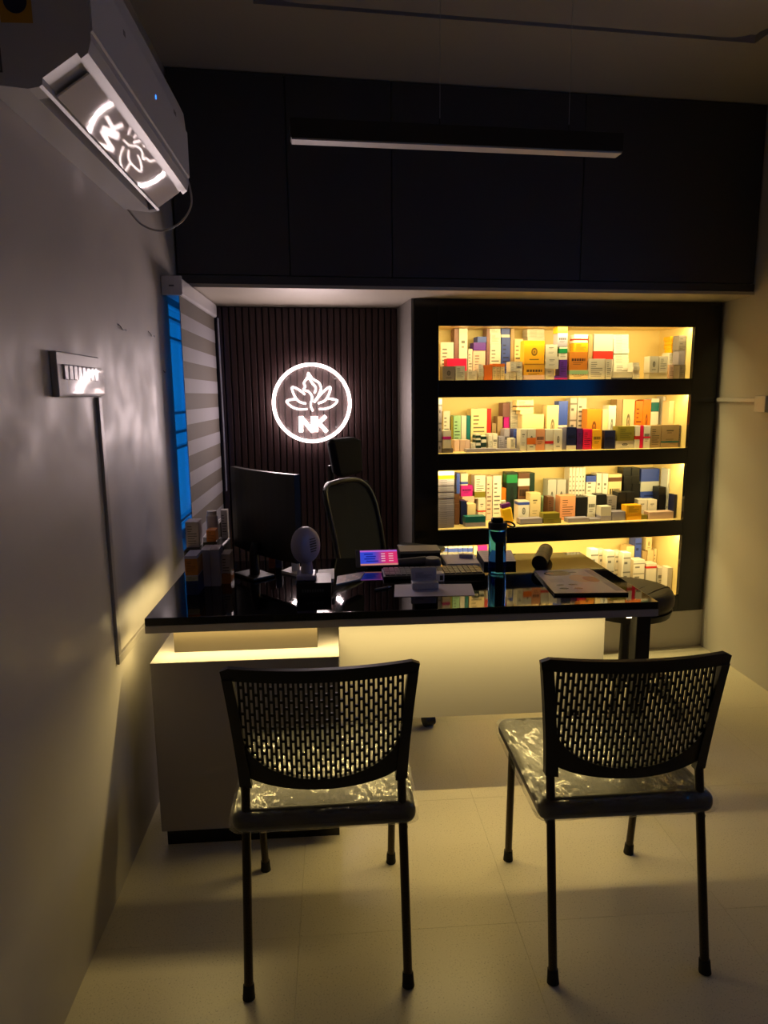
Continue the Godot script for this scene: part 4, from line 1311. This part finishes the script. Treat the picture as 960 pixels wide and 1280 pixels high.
	["black carton with white disc, third shelf back row, 21st column, 1st up",2,2,1.167,1.216,0.0000,0.1808,0.231,0.073,"bk",4,0],
	["black carton with white disc, third shelf back row, 22nd column, 3rd up",2,2,1.208,1.257,0.2269,0.2738,0.226,0.073,"bk",4,0],
	["black carton with white disc, third shelf back row, 22nd column, 2nd up",2,2,1.210,1.259,0.1795,0.2266,0.227,0.073,"bk",4,0],
	["black carton with white disc, third shelf back row, 22nd column, 1st up",2,2,1.218,1.267,0.0000,0.1792,0.230,0.073,"bk",4,0],
	["small black and white carton, third shelf middle row, 12th column",2,1,1.083,1.132,0.0000,0.1467,0.139,0.068,"bk",2,0],
	["small black and white carton, third shelf middle row, 13th column",2,1,1.134,1.184,0.0000,0.1450,0.138,0.068,"bk",2,0],
	["tall royal blue carton with grey label, third shelf back row, 23rd column",2,2,1.272,1.387,0.0000,0.2644,0.233,0.073,"bl",2,["sv",0.5,0.72]],
	["tall grey-white carton with black marks, third shelf middle row, 17th column",2,1,1.382,1.396,0.0000,0.2717,0.140,0.068,"sv",4,0],
	["black carton with white bars in a pile, third shelf middle row, 16th column, 3rd up",2,1,1.332,1.375,0.1247,0.1678,0.138,0.068,"bk",5,0],
	["black carton with white bars in a pile, third shelf middle row, 16th column, 2nd up",2,1,1.335,1.378,0.0811,0.1244,0.137,0.068,"bk",5,0],
	["black carton with white bars in a pile, third shelf middle row, 16th column, 1st up",2,1,1.340,1.381,0.0000,0.0808,0.142,0.068,"bk",5,0],
	["navy carton by the right post, third shelf front row, 12th column",2,0,1.380,1.396,0.0000,0.1342,0.059,0.058,"nv",1,0],
	["small white carton with tiny mark, third shelf middle row, 14th column",2,1,1.209,1.265,0.0000,0.0992,0.141,0.068,"w",3,0],
	["small white carton with tiny mark, third shelf middle row, 15th column",2,1,1.268,1.324,0.0000,0.0971,0.138,0.068,"w",3,0],
	["low yellow carton, third shelf front row, 9th column, 2nd up",2,0,1.092,1.183,0.0358,0.0840,0.057,0.058,"ye",1,0],
	["yellow carton under the low one, third shelf front row, 9th column, 1st up",2,0,1.097,1.186,0.0000,0.0355,0.059,0.058,"ye",0,0],
	["olive-yellow flat carton, third shelf front row, 10th column",2,0,1.188,1.226,0.0000,0.0236,0.062,0.058,"ol",0,0],
	["flat lilac-white carton, third shelf front row, 5th column",2,0,0.750,0.874,0.0000,0.0239,0.056,0.058,"li",0,0],
	["flat grey-white carton, third shelf front row, 6th column",2,0,0.879,0.943,0.0000,0.0149,0.061,0.058,"li",0,0],
	["white flat carton on a grey one, third shelf front row, 7th column, 2nd up",2,0,0.943,1.005,0.0295,0.0816,0.062,0.058,"w",0,0],
	["grey carton under the flat white one, third shelf front row, 7th column, 1st up",2,0,0.945,1.007,0.0000,0.0292,0.061,0.058,"li",0,0],
	["violet-white cubic carton, third shelf front row, 8th column",2,0,1.010,1.091,0.0000,0.0500,0.062,0.058,"li",0,0],
	["long flat pale carton, third shelf front row, 11th column",2,0,1.229,1.379,0.0000,0.0403,0.055,0.058,"pp",0,0],
	["lilac and white striped carton in a row, bottom shelf middle row, 1st column",3,1,0.036,0.062,0.0000,0.3177,0.140,0.068,"w",5,["bl",0.9,0.97]],
	["lilac and white striped carton in a row, bottom shelf middle row, 2nd column",3,1,0.064,0.090,0.0000,0.3164,0.142,0.068,"w",5,["bl",0.9,0.97]],
	["lilac and white striped carton in a row, bottom shelf middle row, 3rd column",3,1,0.092,0.119,0.0000,0.3151,0.135,0.068,"w",5,["bl",0.9,0.97]],
	["lilac and white striped carton in a row, bottom shelf middle row, 4th column",3,1,0.120,0.147,0.0000,0.3138,0.137,0.068,"w",5,["bl",0.9,0.97]],
	["lilac and white striped carton in a row, bottom shelf middle row, 5th column",3,1,0.149,0.175,0.0000,0.3125,0.137,0.068,"w",5,["bl",0.9,0.97]],
	["lilac and white striped carton in a row, bottom shelf middle row, 6th column",3,1,0.177,0.204,0.0000,0.3112,0.139,0.068,"w",5,["bl",0.9,0.97]],
	["lilac and white striped carton in a row, bottom shelf middle row, 7th column",3,1,0.206,0.232,0.0000,0.3098,0.138,0.068,"w",5,["bl",0.9,0.97]],
	["slim cream carton, bottom shelf middle row, 8th column",3,1,0.237,0.260,0.0000,0.3102,0.139,0.068,"cr",0,0],
	["pink-violet carton, bottom shelf middle row, 9th column",3,1,0.263,0.318,0.0000,0.3099,0.141,0.068,"mg",2,0],
	["white carton lying in a receding row, bottom shelf front row, 1st column",3,0,0.891,0.936,0.0000,0.2777,0.055,0.058,"w",5,0],
	["white carton lying in a receding row, bottom shelf middle row, 10th column",3,1,0.981,1.027,0.0000,0.2505,0.135,0.068,"w",5,0],
	["white carton lying in a receding row, bottom shelf front row, 2nd column",3,0,0.989,1.034,0.0000,0.2627,0.056,0.058,"w",5,0],
	["white carton lying in a receding row, bottom shelf middle row, 11th column",3,1,1.081,1.128,0.0000,0.2351,0.136,0.068,"w",5,0],
	["white carton lying in a receding row, bottom shelf front row, 3rd column",3,0,1.088,1.134,0.0000,0.2476,0.056,0.058,"w",5,0],
	["tall cream carton, bottom shelf back row, 1st column",3,2,1.203,1.254,0.0000,0.2433,0.233,0.073,"cr",0,0],
	["tall lilac and white striped carton, bottom shelf back row, 2nd column",3,2,1.257,1.298,0.0000,0.2900,0.232,0.073,"bl",5,0],
	["olive-cream carton, bottom shelf back row, 3rd column",3,2,1.303,1.332,0.0000,0.2100,0.226,0.073,"be",0,0],
	["cream carton with brown print, bottom shelf back row, 4th column, 2nd up",3,2,1.323,1.362,0.2140,0.2903,0.229,0.073,"cr",4,0],
	["cream carton with brown print, bottom shelf back row, 4th column, 1st up",3,2,1.336,1.375,0.0000,0.2137,0.228,0.073,"cr",4,0],
	["cream carton with yellow edge, bottom shelf back row, 5th column",3,2,1.378,1.396,0.0000,0.2207,0.228,0.073,"cr",1,["am",0,0.06]],
	["pale striped carton, bottom shelf middle row, 12th column",3,1,1.199,1.269,0.0000,0.1808,0.138,0.068,"w",5,0],
	["white carton with red label, bottom shelf middle row, 13th column",3,1,1.281,1.347,0.0000,0.1552,0.140,0.068,"w",0,["rd",0.82,0.9]],
	["white carton with dark slanted print, bottom shelf middle row, 14th column",3,1,1.356,1.396,0.0000,0.1282,0.140,0.068,"w",2,0],
	["white carton at the right end of the shelf, bottom shelf front row, 4th column",3,0,1.365,1.396,0.0000,0.1474,0.058,0.058,"w",0,0],
]

func cartons():
	var floors := [1.520, 1.146, 0.745, 0.310]
	var rows := ["front", "middle", "back"]
	var bays := ["top", "second", "third", "bottom"]
	var r := RandomNumberGenerator.new()
	r.seed = 12
	for e in GOODS:
		var w: float = e[4] - e[3] - 0.0012
		var h: float = e[6] - e[5] - 0.0003
		var tint: Color = PAL[e[9]]
		var v := r.randf_range(0.94, 1.04)
		tint = Color(tint.r * v, tint.g * v, tint.b * v)
		var tiny: float = minf(0.0006, w * 0.04)
		var root := MeshInstance3D.new()
		root.name = numbered("carton")
		var st := mb()
		box(st, Vector3(-w / 2, 0, -e[8]), Vector3(w / 2, h, 0))
		root.mesh = st.commit()
		root.material_override = carton_mat(tint.clamp(), e[10])
		add_child(root)
		root.position = shelf_point((e[3] + e[4]) / 2, floors[e[1]] + e[5] + 0.0002, e[7])
		root.rotation.y = TILT
		tag(root, e[0], "carton", "cartons in the %s row of the %s shelf" % [rows[e[2]], bays[e[1]]])
		if e[11] is Array:
			st = mb()
			box(st, Vector3(-w / 2 - tiny, h * e[11][1], -e[8] * 0.9), Vector3(w / 2 + tiny, h * e[11][2], 0.0006))
			part("printed_band", st, carton_mat(PAL[e[11][0]], 0), root)

	# a leaning yellow squeeze bottle on the third shelf
	var y := thing("squeeze_bottle", "leaning yellow bottle with purple cap on the third shelf behind the sipper bottle", "bottle", shelf_point(0.415, 0.745, 0.085))
	y.rotation = Vector3(0, TILT, 0)
	var lean := Transform3D(Basis(Vector3.BACK, deg_to_rad(11)), Vector3(0, 0.0058, 0))
	var sb := mb()
	rbox(sb, Vector3(0, 0.046, 0), Vector3(0.030, 0.046, 0.018), 0.012, 3, lean)
	part("body", sb, carton_mat(Color(0.90, 0.70, 0.06), 0), y)
	sb = mb()
	rbox(sb, Vector3(0, 0.1035, 0), Vector3(0.026, 0.0115, 0.016), 0.004, 2, lean)
	part("cap", sb, carton_mat(Color(0.36, 0.10, 0.42), 0), y)
	sb = mb()
	rbox(sb, Vector3(-0.006, 0.1235, 0), Vector3(0.012, 0.0085, 0.010), 0.003, 2, lean)
	part("nozzle", sb, carton_mat(Color(0.86, 0.83, 0.72), 0), y)

# ---------- things on the desk ----------
func carton_on(called: String, label: String, category: String, x0: float, x1: float, y0: float, y1: float, d0: float, d1: float, c: Color, kind := 0, turn := 0.0) -> MeshInstance3D:
	var st := mb()
	box(st, Vector3((x0 - x1) / 2, 0, (d0 - d1) / 2), Vector3((x1 - x0) / 2, y1 - y0, (d1 - d0) / 2))
	return single(called, st, carton_mat(c, kind), label, category, P((x0 + x1) / 2, y0 + 0.0003, (d0 + d1) / 2), turn)

func picture(size: Vector2i, draw: Callable) -> ImageTexture:
	var im := Image.create(size.x, size.y, false, Image.FORMAT_RGB8)
	draw.call(im)
	return ImageTexture.create_from_image(im)

func blob(im: Image, c: Vector2, rad: Vector2, col: Color):
	for y in range(maxi(0, int(c.y - rad.y)), mini(im.get_height(), int(c.y + rad.y) + 1)):
		for x in range(maxi(0, int(c.x - rad.x)), mini(im.get_width(), int(c.x + rad.x) + 1)):
			if pow((x - c.x) / rad.x, 2) + pow((y - c.y) / rad.y, 2) < 1.0:
				im.set_pixel(x, y, col)

func sheet(called: String, label: String, category: String, corners: Array, y: float, thick: float, m: Material, tex: Material = null):
	# corners: near-left, near-right, far-right, far-left as [x, depth]
	var c := Vector3.ZERO
	for q in corners:
		c += P(q[0], y, q[1]) / 4.0
	var v := []
	for q in corners:
		v.append(P(q[0], y, q[1]) - c)
	var up := Vector3(0, thick, 0)
	var st := mb()
	for k in 4:
		var a: Vector3 = v[k]
		var b: Vector3 = v[(k + 1) % 4]
		quad(st, a, b, b + up, a + up, (a + b), false)
	quad(st, v[0], v[1], v[2], v[3], Vector3.DOWN, false)
	quad(st, v[0] + up, v[1] + up, v[2] + up, v[3] + up, Vector3.UP, true)
	var o := single(called, st, m, label, category, c)
	if tex:
		st = mb()
		var sk := 0.985
		var u2 := up + Vector3(0, 0.0004, 0)
		quad(st, v[0] * sk + u2, v[1] * sk + u2, v[2] * sk + u2, v[3] * sk + u2, Vector3.UP, true)
		part("printed_face", st, tex, o)
	return o

func desk_things():
	var D := DESK
	# left end: upright boxes, printer and the small goods on it
	var o := carton_on("product_box", "upright yellow and dark blue box at the left end of the desk", "box", -0.521, -0.479, D, 0.913, 2.335, 2.43, Color(0.62, 0.60, 0.66))
	for e in [[0.070, 0.128, Color(0.62, 0.38, 0.08)], [0.0, 0.066, Color(0.05, 0.13, 0.33)], [0.050, 0.066, Color(0.55, 0.55, 0.50)]]:
		var st0 := mb()
		box(st0, Vector3(-0.0213, e[0], -0.0472), Vector3(0.0213, e[1], 0.0478 + (0.0004 if e[0] == 0.05 else 0.0)))
		part("printed_band", st0, carton_mat(e[2], 1), o)
	carton_on("product_box", "white upright box next to the yellow and blue one", "box", -0.487, -0.4555, D, 0.909, 2.44, 2.53, Color(0.62, 0.60, 0.66), 0)
	carton_on("product_box", "white upright box between the white and the orange-footed box", "box", -0.4535, -0.422, D, 0.909, 2.44, 2.53, Color(0.66, 0.64, 0.68), 0)
	o = carton_on("product_box", "short white box with orange foot in front of the monitor stand", "box", -0.4205, -0.389, D, 0.885, 2.47, 2.55, Color(0.68, 0.62, 0.60), 1)
	var st := mb()
	box(st, Vector3(-0.0160, 0.0, -0.0402), Vector3(0.0160, 0.038, 0.0404))
	part("printed_band", st, carton_mat(Color(0.70, 0.42, 0.14), 0), o)
	var r := thing("printer", "small black printer behind the upright boxes", "printer", P(-0.505, D, 2.685))
	st = mb()
	rbox(st, Vector3(0, 0.055, 0), Vector3(0.071, 0.0548, 0.118), 0.012, 2)
	part("body", st, M.black_plastic, r)
	st = mb()
	rbox(st, Vector3(0, 0.03, 0.119), Vector3(0.055, 0.006, 0.004), 0.002, 1)
	part("paper_tray", st, M.black_plastic, r)
	var py := D + 0.1103
	carton_on("product_box", "small olive box under the orange one on the printer", "box", -0.502, -0.451, py, py + 0.024, 2.575, 2.64, Color(0.20, 0.19, 0.12))
	carton_on("product_box", "small orange box on top of the printer pile", "box", -0.489, -0.455, py + 0.0245, py + 0.068, 2.58, 2.635, Color(0.80, 0.48, 0.20), 1)
	carton_on("product_box", "white box nearest the blind on the printer", "box", -0.570, -0.522, py, py + 0.098, 2.60, 2.68, Color(0.70, 0.66, 0.66), 1)
	st = mb()
	lathe(st, [Vector2(0, 0), Vector2(0.0225, 0), Vector2(0.0225, 0.105), Vector2(0.019, 0.112), Vector2(0.019, 0.125), Vector2(0, 0.125)])
	single("jar", st, M.white_plastic, "white cylindrical jar standing on the printer", "jar", P(-0.484, py, 2.69))
	carton_on("product_box", "white box beside the jar, close behind the monitor", "box", -0.461, -0.436, py, py + 0.116, 2.75, 2.79, Color(0.72, 0.70, 0.70), 1)
	# monitor, turned towards the chair
	r = thing("computer_monitor", "black computer monitor seen from behind at the left of the desk", "monitor", P(-0.285, D, 2.575))
	var bs := Basis(Vector3(0.265, 0, 0.335).normalized(), Vector3.UP, Vector3(0.265, 0, 0.335).normalized().cross(Vector3.UP))
	st = mb()
	var segs := 10
	var tm := Transform3D(bs, Vector3.ZERO)
	for k in segs:
		var xa := lerpf(-0.217, 0.217, float(k) / segs)
		var xb := lerpf(-0.217, 0.217, float(k + 1) / segs)
		var za := -0.020 * pow(xa / 0.217, 2)
		var zb := -0.020 * pow(xb / 0.217, 2)
		var sgn := 1.0
		quad(st, tm * Vector3(xa, 0.082, za + 0.012), tm * Vector3(xb, 0.082, zb + 0.012), tm * Vector3(xb, 0.402, zb + 0.012), tm * Vector3(xa, 0.402, za + 0.012), bs.z * sgn, false)
		quad(st, tm * Vector3(xa, 0.082, za - 0.012), tm * Vector3(xb, 0.082, zb - 0.012), tm * Vector3(xb, 0.402, zb - 0.012), tm * Vector3(xa, 0.402, za - 0.012), -bs.z, false)
		quad(st, tm * Vector3(xa, 0.402, za - 0.012), tm * Vector3(xb, 0.402, zb - 0.012), tm * Vector3(xb, 0.402, zb + 0.012), tm * Vector3(xa, 0.402, za + 0.012), Vector3.UP, false)
		quad(st, tm * Vector3(xa, 0.082, za - 0.012), tm * Vector3(xb, 0.082, zb - 0.012), tm * Vector3(xb, 0.082, zb + 0.012), tm * Vector3(xa, 0.082, za + 0.012), Vector3.DOWN, false)
	for x in [-0.217, 0.217]:
		quad(st, tm * Vector3(x, 0.082, -0.032), tm * Vector3(x, 0.082, -0.008), tm * Vector3(x, 0.402, -0.008), tm * Vector3(x, 0.402, -0.032), bs.x * x, false)
	part("screen_housing", st, M.black_plastic, r)
	st = mb()
	tube(st, [tm * Vector3(0, 0.13, 0.026), tm * Vector3(0, 0.09, 0.034), tm * Vector3(0, 0.012, 0.034)], 0.014, 0.020, 10)
	part("stand_neck", st, M.black_plastic, r)
	st = mb()
	rbox(st, Vector3(-0.01, 0.0062, 0.03), Vector3(0.07, 0.006, 0.048), 0.005, 1, tm)
	part("stand_base", st, M.black_plastic, r)
	# small cartons behind the monitor foot
	carton_on("product_box", "small brown and orange box beside the monitor foot", "box", -0.270, -0.246, D, 0.862, 2.68, 2.74, Color(0.55, 0.27, 0.12), 1)
	carton_on("product_box", "small dark blue box beside the brown one", "box", -0.244, -0.220, D, 0.856, 2.68, 2.74, Color(0.14, 0.16, 0.28), 1)
	# slim notebook with pale edge
	sheet("notebook", "closed black notebook with pale page edge under the monitor", "notebook", [[-0.215, 2.60], [-0.135, 2.52], [-0.09, 2.60], [-0.17, 2.68]], D + 0.0003, 0.010, M.paper)
	# fan on its dark box
	o = carton_on("product_box", "dark green-black box with small lettering under the fan", "box", -0.140, -0.022, D, D + 0.048, 2.268, 2.40, Color(0.02, 0.045, 0.045), 0)
	st = mb()
	for k in 9:
		box(st, Vector3(-0.040 + k * 0.0085, 0.016, 0.0661), Vector3(-0.040 + k * 0.0085 + 0.0055, 0.026, 0.0664))
	part("lettering", st, M.grey_plastic, o)
	r = thing("desk_fan", "small white handheld fan standing on a dark box", "fan", P(-0.105, D + 0.0486, 2.335))
	st = mb()
	rbox(st, Vector3(-0.002, 0.010, 0.0), Vector3(0.034, 0.0098, 0.045), 0.006, 2)
	part("base", st, M.lilac_plastic, r)
	st = mb()
	tube(st, [Vector3(0, 0.018, 0), Vector3(0, 0.04, 0), Vector3(0, 0.065, 0)], 0.022, 0.018, 14)
	part("handle", st, M.lilac_plastic, r)
	var ax := Vector3(0.80, 0.10, 0.60).normalized()
	var fb := Basis(ax.cross(Vector3.UP).normalized(), ax, ax.cross(Vector3.UP).normalized().cross(ax))
	var ft := Transform3D(fb, Vector3(0, 0.118, 0))
	st = mb()
	lathe(st, smooth([Vector2(0.0, -0.024), Vector2(0.045, -0.024), Vector2(0.060, -0.018), Vector2(0.064, -0.004), Vector2(0.061, 0.010), Vector2(0.050, 0.022), Vector2(0.030, 0.029), Vector2(0.0, 0.031)], 3), ft, 28)
	var hd := part("fan_head", st, M.lilac_plastic, r)
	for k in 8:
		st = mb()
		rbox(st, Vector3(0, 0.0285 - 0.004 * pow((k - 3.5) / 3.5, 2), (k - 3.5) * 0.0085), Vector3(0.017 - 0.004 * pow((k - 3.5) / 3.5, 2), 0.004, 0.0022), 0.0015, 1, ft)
		part("vent_slot_shade", st, M.charcoal_plastic, hd)  # dark bars stand in for the shade inside the open vent slots
	# papers round the fan
	carton_on("note_box", "small white note box left of the fan", "box", -0.175, -0.145, D + 0.0105, 0.822, 2.585, 2.615, Color(0.85, 0.82, 0.76))
	sheet("note_pad", "white note pad lying right behind the fan", "note pad", [[-0.082, 2.44], [-0.012, 2.45], [-0.012, 2.60], [-0.072, 2.59]], D + 0.0003, 0.012, M.paper)
	var mm := mat("pamphlet_print", Color(1, 1, 1), 0.4)
	mm.albedo_texture = picture(Vector2i(96, 64), func(im: Image):
		im.fill(Color(0.33, 0.07, 0.06))
		im.fill_rect(Rect2i(0, 0, 30, 64), Color(0.50, 0.22, 0.08))
		for k in 6:
			blob(im, Vector2(12 + k * 15, 20 + (k % 3) * 14), Vector2(6, 5), Color(0.55, 0.30, 0.28)))
	sheet("pamphlet", "dark red pamphlet lying between the fan and the glowing phone", "pamphlet", [[-0.005, 2.405], [0.085, 2.47], [0.105, 2.575], [0.0, 2.52]], D + 0.0003, 0.003, M.paper, mm)
	# phone on a stand with a lit picture
	r = thing("phone", "phone propped up with a glowing blue and pink screen", "phone", P(0.160, D, 2.66))
	var pt := Transform3D(Basis(Vector3.RIGHT, deg_to_rad(-48)), Vector3(0, 0.034, 0))
	st = mb()
	rbox(st, Vector3.ZERO, Vector3(0.086, 0.042, 0.0042), 0.004, 2, pt)
	part("body", st, M.grey_plastic, r)
	st = mb()
	quad(st, pt * Vector3(-0.068, -0.036, 0.0046), pt * Vector3(0.080, -0.036, 0.0046), pt * Vector3(0.080, 0.036, 0.0046), pt * Vector3(-0.068, 0.036, 0.0046), pt.basis.z)
	mm = mat("phone_screen", Color(0.02, 0.02, 0.02), 0.1)
	mm.emission_enabled = true
	mm.emission_operator = BaseMaterial3D.EMISSION_OP_MULTIPLY
	mm.emission = Color(1, 1, 1)
	mm.emission_energy_multiplier = 0.9
	mm.emission_texture = picture(Vector2i(128, 64), func(im: Image):
		for y in 64:
			for x in 128:
				var u := x / 127.0
				im.set_pixel(x, y, Color(0.22, 0.30, 0.85).lerp(Color(0.90, 0.20, 0.45), smoothstep(0.25, 0.75, u)))
		im.fill_rect(Rect2i(0, 0, 128, 7), Color(0.75, 0.40, 0.85))
		im.fill_rect(Rect2i(0, 57, 128, 7), Color(0.85, 0.55, 0.50))
		for k in 4:
			im.fill_rect(Rect2i(14 + (k % 2) * 6, 14 + k * 10, 30 + k * 4, 5), Color(0.10, 0.16, 0.60))
			im.fill_rect(Rect2i(72, 14 + k * 10, 14, 4), Color(0.98, 0.75, 0.80))
			im.fill_rect(Rect2i(98, 14 + k * 10, 16, 4), Color(0.98, 0.70, 0.75)))
	part("screen", st, mm, r)
	st = mb()
	rbox(st, Vector3(0, 0.012, -0.018), Vector3(0.04, 0.0118, 0.022), 0.004, 1)
	part("stand", st, M.black_plastic, r)
	# keyboard
	r = thing("keyboard", "black computer keyboard lying along the desk", "keyboard", P(0.360, D, 2.515))
	st = mb()
	rbox(st, Vector3(0, 0.0072, 0), Vector3(0.190, 0.007, 0.064), 0.004, 1)
	part("case", st, M.black_plastic, r)
	st = mb()
	for j in 5:
		for i in 18:
			box(st, Vector3(-0.183 + i * 0.0204, 0.0142, -0.055 + j * 0.022), Vector3(-0.183 + i * 0.0204 + 0.0175, 0.0185, -0.055 + j * 0.022 + 0.0185))
	var ks := part("keys", st, M.grey_plastic, r)
	ks.set_meta("kind", "stuff")
	# paper with tent card
	sheet("paper_sheet", "blank white sheet of paper at the front of the desk", "paper", [[0.190, 2.235], [0.465, 2.222], [0.480, 2.365], [0.205, 2.385]], D + 0.0003, 0.0012, M.paper_lilac)
	r = thing("card_holder", "small white card holder standing on the sheet of paper", "card holder", P(0.307, D + 0.0017, 2.335))
	st = mb()
	rbox(st, Vector3(0, 0.012, 0.006), Vector3(0.047, 0.0118, 0.02), 0.003, 1)
	part("tray", st, M.white_plastic, r)
	st = mb()
	rbox(st, Vector3(0, 0.038, -0.012), Vector3(0.046, 0.034, 0.003), 0.002, 1, Transform3D(Basis(Vector3.RIGHT, deg_to_rad(-18)), Vector3.ZERO))
	part("back_plate", st, M.white_plastic, r)
	st = mb()
	box(st, Vector3(-0.042, 0.030, -0.0145), Vector3(0.042, 0.058, -0.0082), Transform3D(Basis(Vector3.RIGHT, deg_to_rad(-18)), Vector3.ZERO))
	part("card", st, carton_mat(Color(0.72, 0.70, 0.74), 1), r)
	r = thing("charger_plug", "small white plug with dark window beside the card holder", "charger", P(0.372, D, 2.425))
	st = mb()
	rbox(st, Vector3(0, 0.016, 0), Vector3(0.017, 0.0158, 0.02), 0.004, 2)
	part("body", st, M.white_plastic, r)
	st = mb()
	rbox(st, Vector3(0.006, 0.016, 0.0205), Vector3(0.006, 0.009, 0.0008), 0.0006, 1)
	part("window", st, M.charcoal_plastic, r)
	r = thing("pen", "short grey pen lying left of the sheet of paper", "pen", P(0.160, D + 0.0045, 2.335), 0.5)
	st = mb()
	tube(st, [Vector3(-0.035, 0, 0), Vector3(0.02, 0, 0)], 0.004, -1, 8)
	part("barrel", st, M.grey_plastic, r)
	st = mb()
	tube(st, [Vector3(0.02, 0, 0), Vector3(0.035, 0, 0)], 0.0035, 0.001, 8)
	part("tip", st, M.white_plastic, r)
	# handset and the box behind it
	r = thing("handheld_scope", "grey handheld instrument with round lens end behind the keyboard", "instrument", P(0.325, D, 2.635))
	st = mb()
	tube(st, smooth([Vector3(-0.085, 0.022, 0.006), Vector3(-0.03, 0.024, 0.004), Vector3(0.025, 0.026, 0.0)], 4), 0.015, 0.018, 12)
	part("handle", st, M.grey_plastic, r)
	st = mb()
	lathe(st, smooth([Vector2(0.0, 0.0), Vector2(0.030, 0.002), Vector2(0.036, 0.016), Vector2(0.034, 0.030), Vector2(0.028, 0.036)], 3), Transform3D(Basis.IDENTITY, Vector3(0.052, 0.0, 0)), 24)
	part("head", st, M.grey_plastic, r)
	st = mb()
	lathe(st, [Vector2(0.0, 0.0345), Vector2(0.027, 0.0345), Vector2(0.027, 0.037), Vector2(0.0, 0.037)], Transform3D(Basis.IDENTITY, Vector3(0.052, 0.0, 0)), 24)
	part("lens", st, M.aluminium, r)
	o = carton_on("storage_case", "dark flat case with pale lid behind the handheld instrument", "case", 0.255, 0.418, D, D + 0.042, 2.69, 2.795, Color(0.05, 0.045, 0.05))
	st = mb()
	box(st, Vector3(-0.0825, 0.0423, -0.0535), Vector3(0.0825, 0.0523, 0.0535))
	part("lid", st, carton_mat(Color(0.62, 0.58, 0.48), 0), o)
	# writing pad, open book, eraser
	mm = mat("ruled_page", Color(1, 1, 1), 0.6)
	mm.albedo_texture = picture(Vector2i(64, 64), func(im: Image):
		im.fill(Color(0.78, 0.74, 0.76))
		for k in 8:
			im.fill_rect(Rect2i(5, 6 + k * 7, 54, 1), Color(0.55, 0.52, 0.60)))
	sheet("writing_pad", "ruled white writing pad beside the keyboard", "writing pad", [[0.430, 2.605], [0.560, 2.600], [0.570, 2.77], [0.430, 2.77]], D + 0.0003, 0.016, M.paper, mm)
	sheet("book", "thick closed book with white cover behind the bottle", "book", [[0.578, 2.60], [0.705, 2.595], [0.735, 2.79], [0.590, 2.80]], D + 0.0003, 0.022, M.navy_print, mm)
	st = mb()
	rbox(st, Vector3(0, 0.008, 0), Vector3(0.028, 0.0078, 0.011), 0.003, 1)
	single("eraser", st, M.lilac_plastic, "small grey-blue eraser lying on the writing pad", "eraser", P(0.525, D + 0.0167, 2.70), -0.2)
	# bottle
	r = thing("water_bottle", "translucent blue sipper bottle with black lid and strap on the desk", "bottle", P(0.607, D, 2.505))
	st = mb()
	lathe(st, [Vector2(0.0, 0.0005), Vector2(0.030, 0.0005), Vector2(0.0335, 0.006), Vector2(0.0335, 0.168), Vector2(0.031, 0.175), Vector2(0.0, 0.175)], Transform3D.IDENTITY, 32)
	part("body", st, M.bottle_blue, r)
	st = mb()
	lathe(st, smooth([Vector2(0.0335, 0.172), Vector2(0.0355, 0.176), Vector2(0.0355, 0.194), Vector2(0.034, 0.199)], 2) + [Vector2(0.0, 0.199)], Transform3D.IDENTITY, 28)
	var lid := part("lid", st, M.black_plastic, r)
	st = mb()
	rbox(st, Vector3(-0.002, 0.207, 0.0), Vector3(0.022, 0.009, 0.012), 0.006, 2)
	part("spout_cover", st, M.black_plastic, lid)
	st = mb()
	tube(st, smooth([Vector3(0.030, 0.20, 0.0), Vector3(0.050, 0.198, 0.01), Vector3(0.062, 0.186, 0.012), Vector3(0.056, 0.180, 0.006), Vector3(0.036, 0.186, 0.0)], 4), 0.0035, -1, 8)
	part("strap", st, M.black_plastic, lid)
	st = mb()
	rbox(st, Vector3(0.0, 0.070, 0.0335), Vector3(0.015, 0.058, 0.0016), 0.0014, 1)
	part("grip", st, M.bottle_core, r)
	# black tube
	r = thing("document_tube", "short black ribbed tube lying on the desk", "tube", P(0.822, D, 2.63))
	st = mb()
	var ad := Vector3(0.045, 0, -0.105)
	tube(st, [Vector3(0, 0.030, 0) - ad, Vector3(0, 0.030, 0) + ad], 0.0295, -1, 20)
	part("barrel", st, M.black_plastic, r)
	for k in 4:
		st = mb()
		var q := ad * lerpf(-0.9, 0.9, k / 3.0)
		tube(st, [Vector3(0, 0.030, 0) + q - ad * 0.02, Vector3(0, 0.030, 0) + q + ad * 0.02], 0.0300, -1, 20)
		part("rib", st, M.black_metal, r)
	# laminated chart
	mm = mat("chart_print", Color(1, 1, 1), 0.22)
	mm.albedo_texture = picture(Vector2i(192, 256), func(im: Image):
		im.fill(Color(0.66, 0.64, 0.68))
		blob(im, Vector2(66, 44), Vector2(46, 30), Color(0.34, 0.32, 0.36))
		blob(im, Vector2(40, 40), Vector2(14, 10), Color(0.62, 0.48, 0.40))
		blob(im, Vector2(120, 40), Vector2(14, 9), Color(0.40, 0.38, 0.42))
		blob(im, Vector2(120, 110), Vector2(30, 40), Color(0.72, 0.60, 0.54))
		blob(im, Vector2(150, 120), Vector2(22, 30), Color(0.62, 0.42, 0.40))
		for k in 4:
			blob(im, Vector2(40 + (k % 2) * 38, 176 + (k / 2) * 36), Vector2(13, 8), Color(0.30, 0.30, 0.33))
		im.fill_rect(Rect2i(168, 20, 22, 220), Color(0.52, 0.50, 0.58))
		for k in 5:
			im.fill_rect(Rect2i(18, 110 + k * 8, 46, 2), Color(0.48, 0.46, 0.5)))
	sheet("wall_chart", "laminated picture chart board lying at the right front of the desk", "chart", [[0.729, 2.192], [0.979, 2.174], [0.968, 2.508], [0.750, 2.497]], D + 0.0003, 0.008, M.black_plastic, mm)
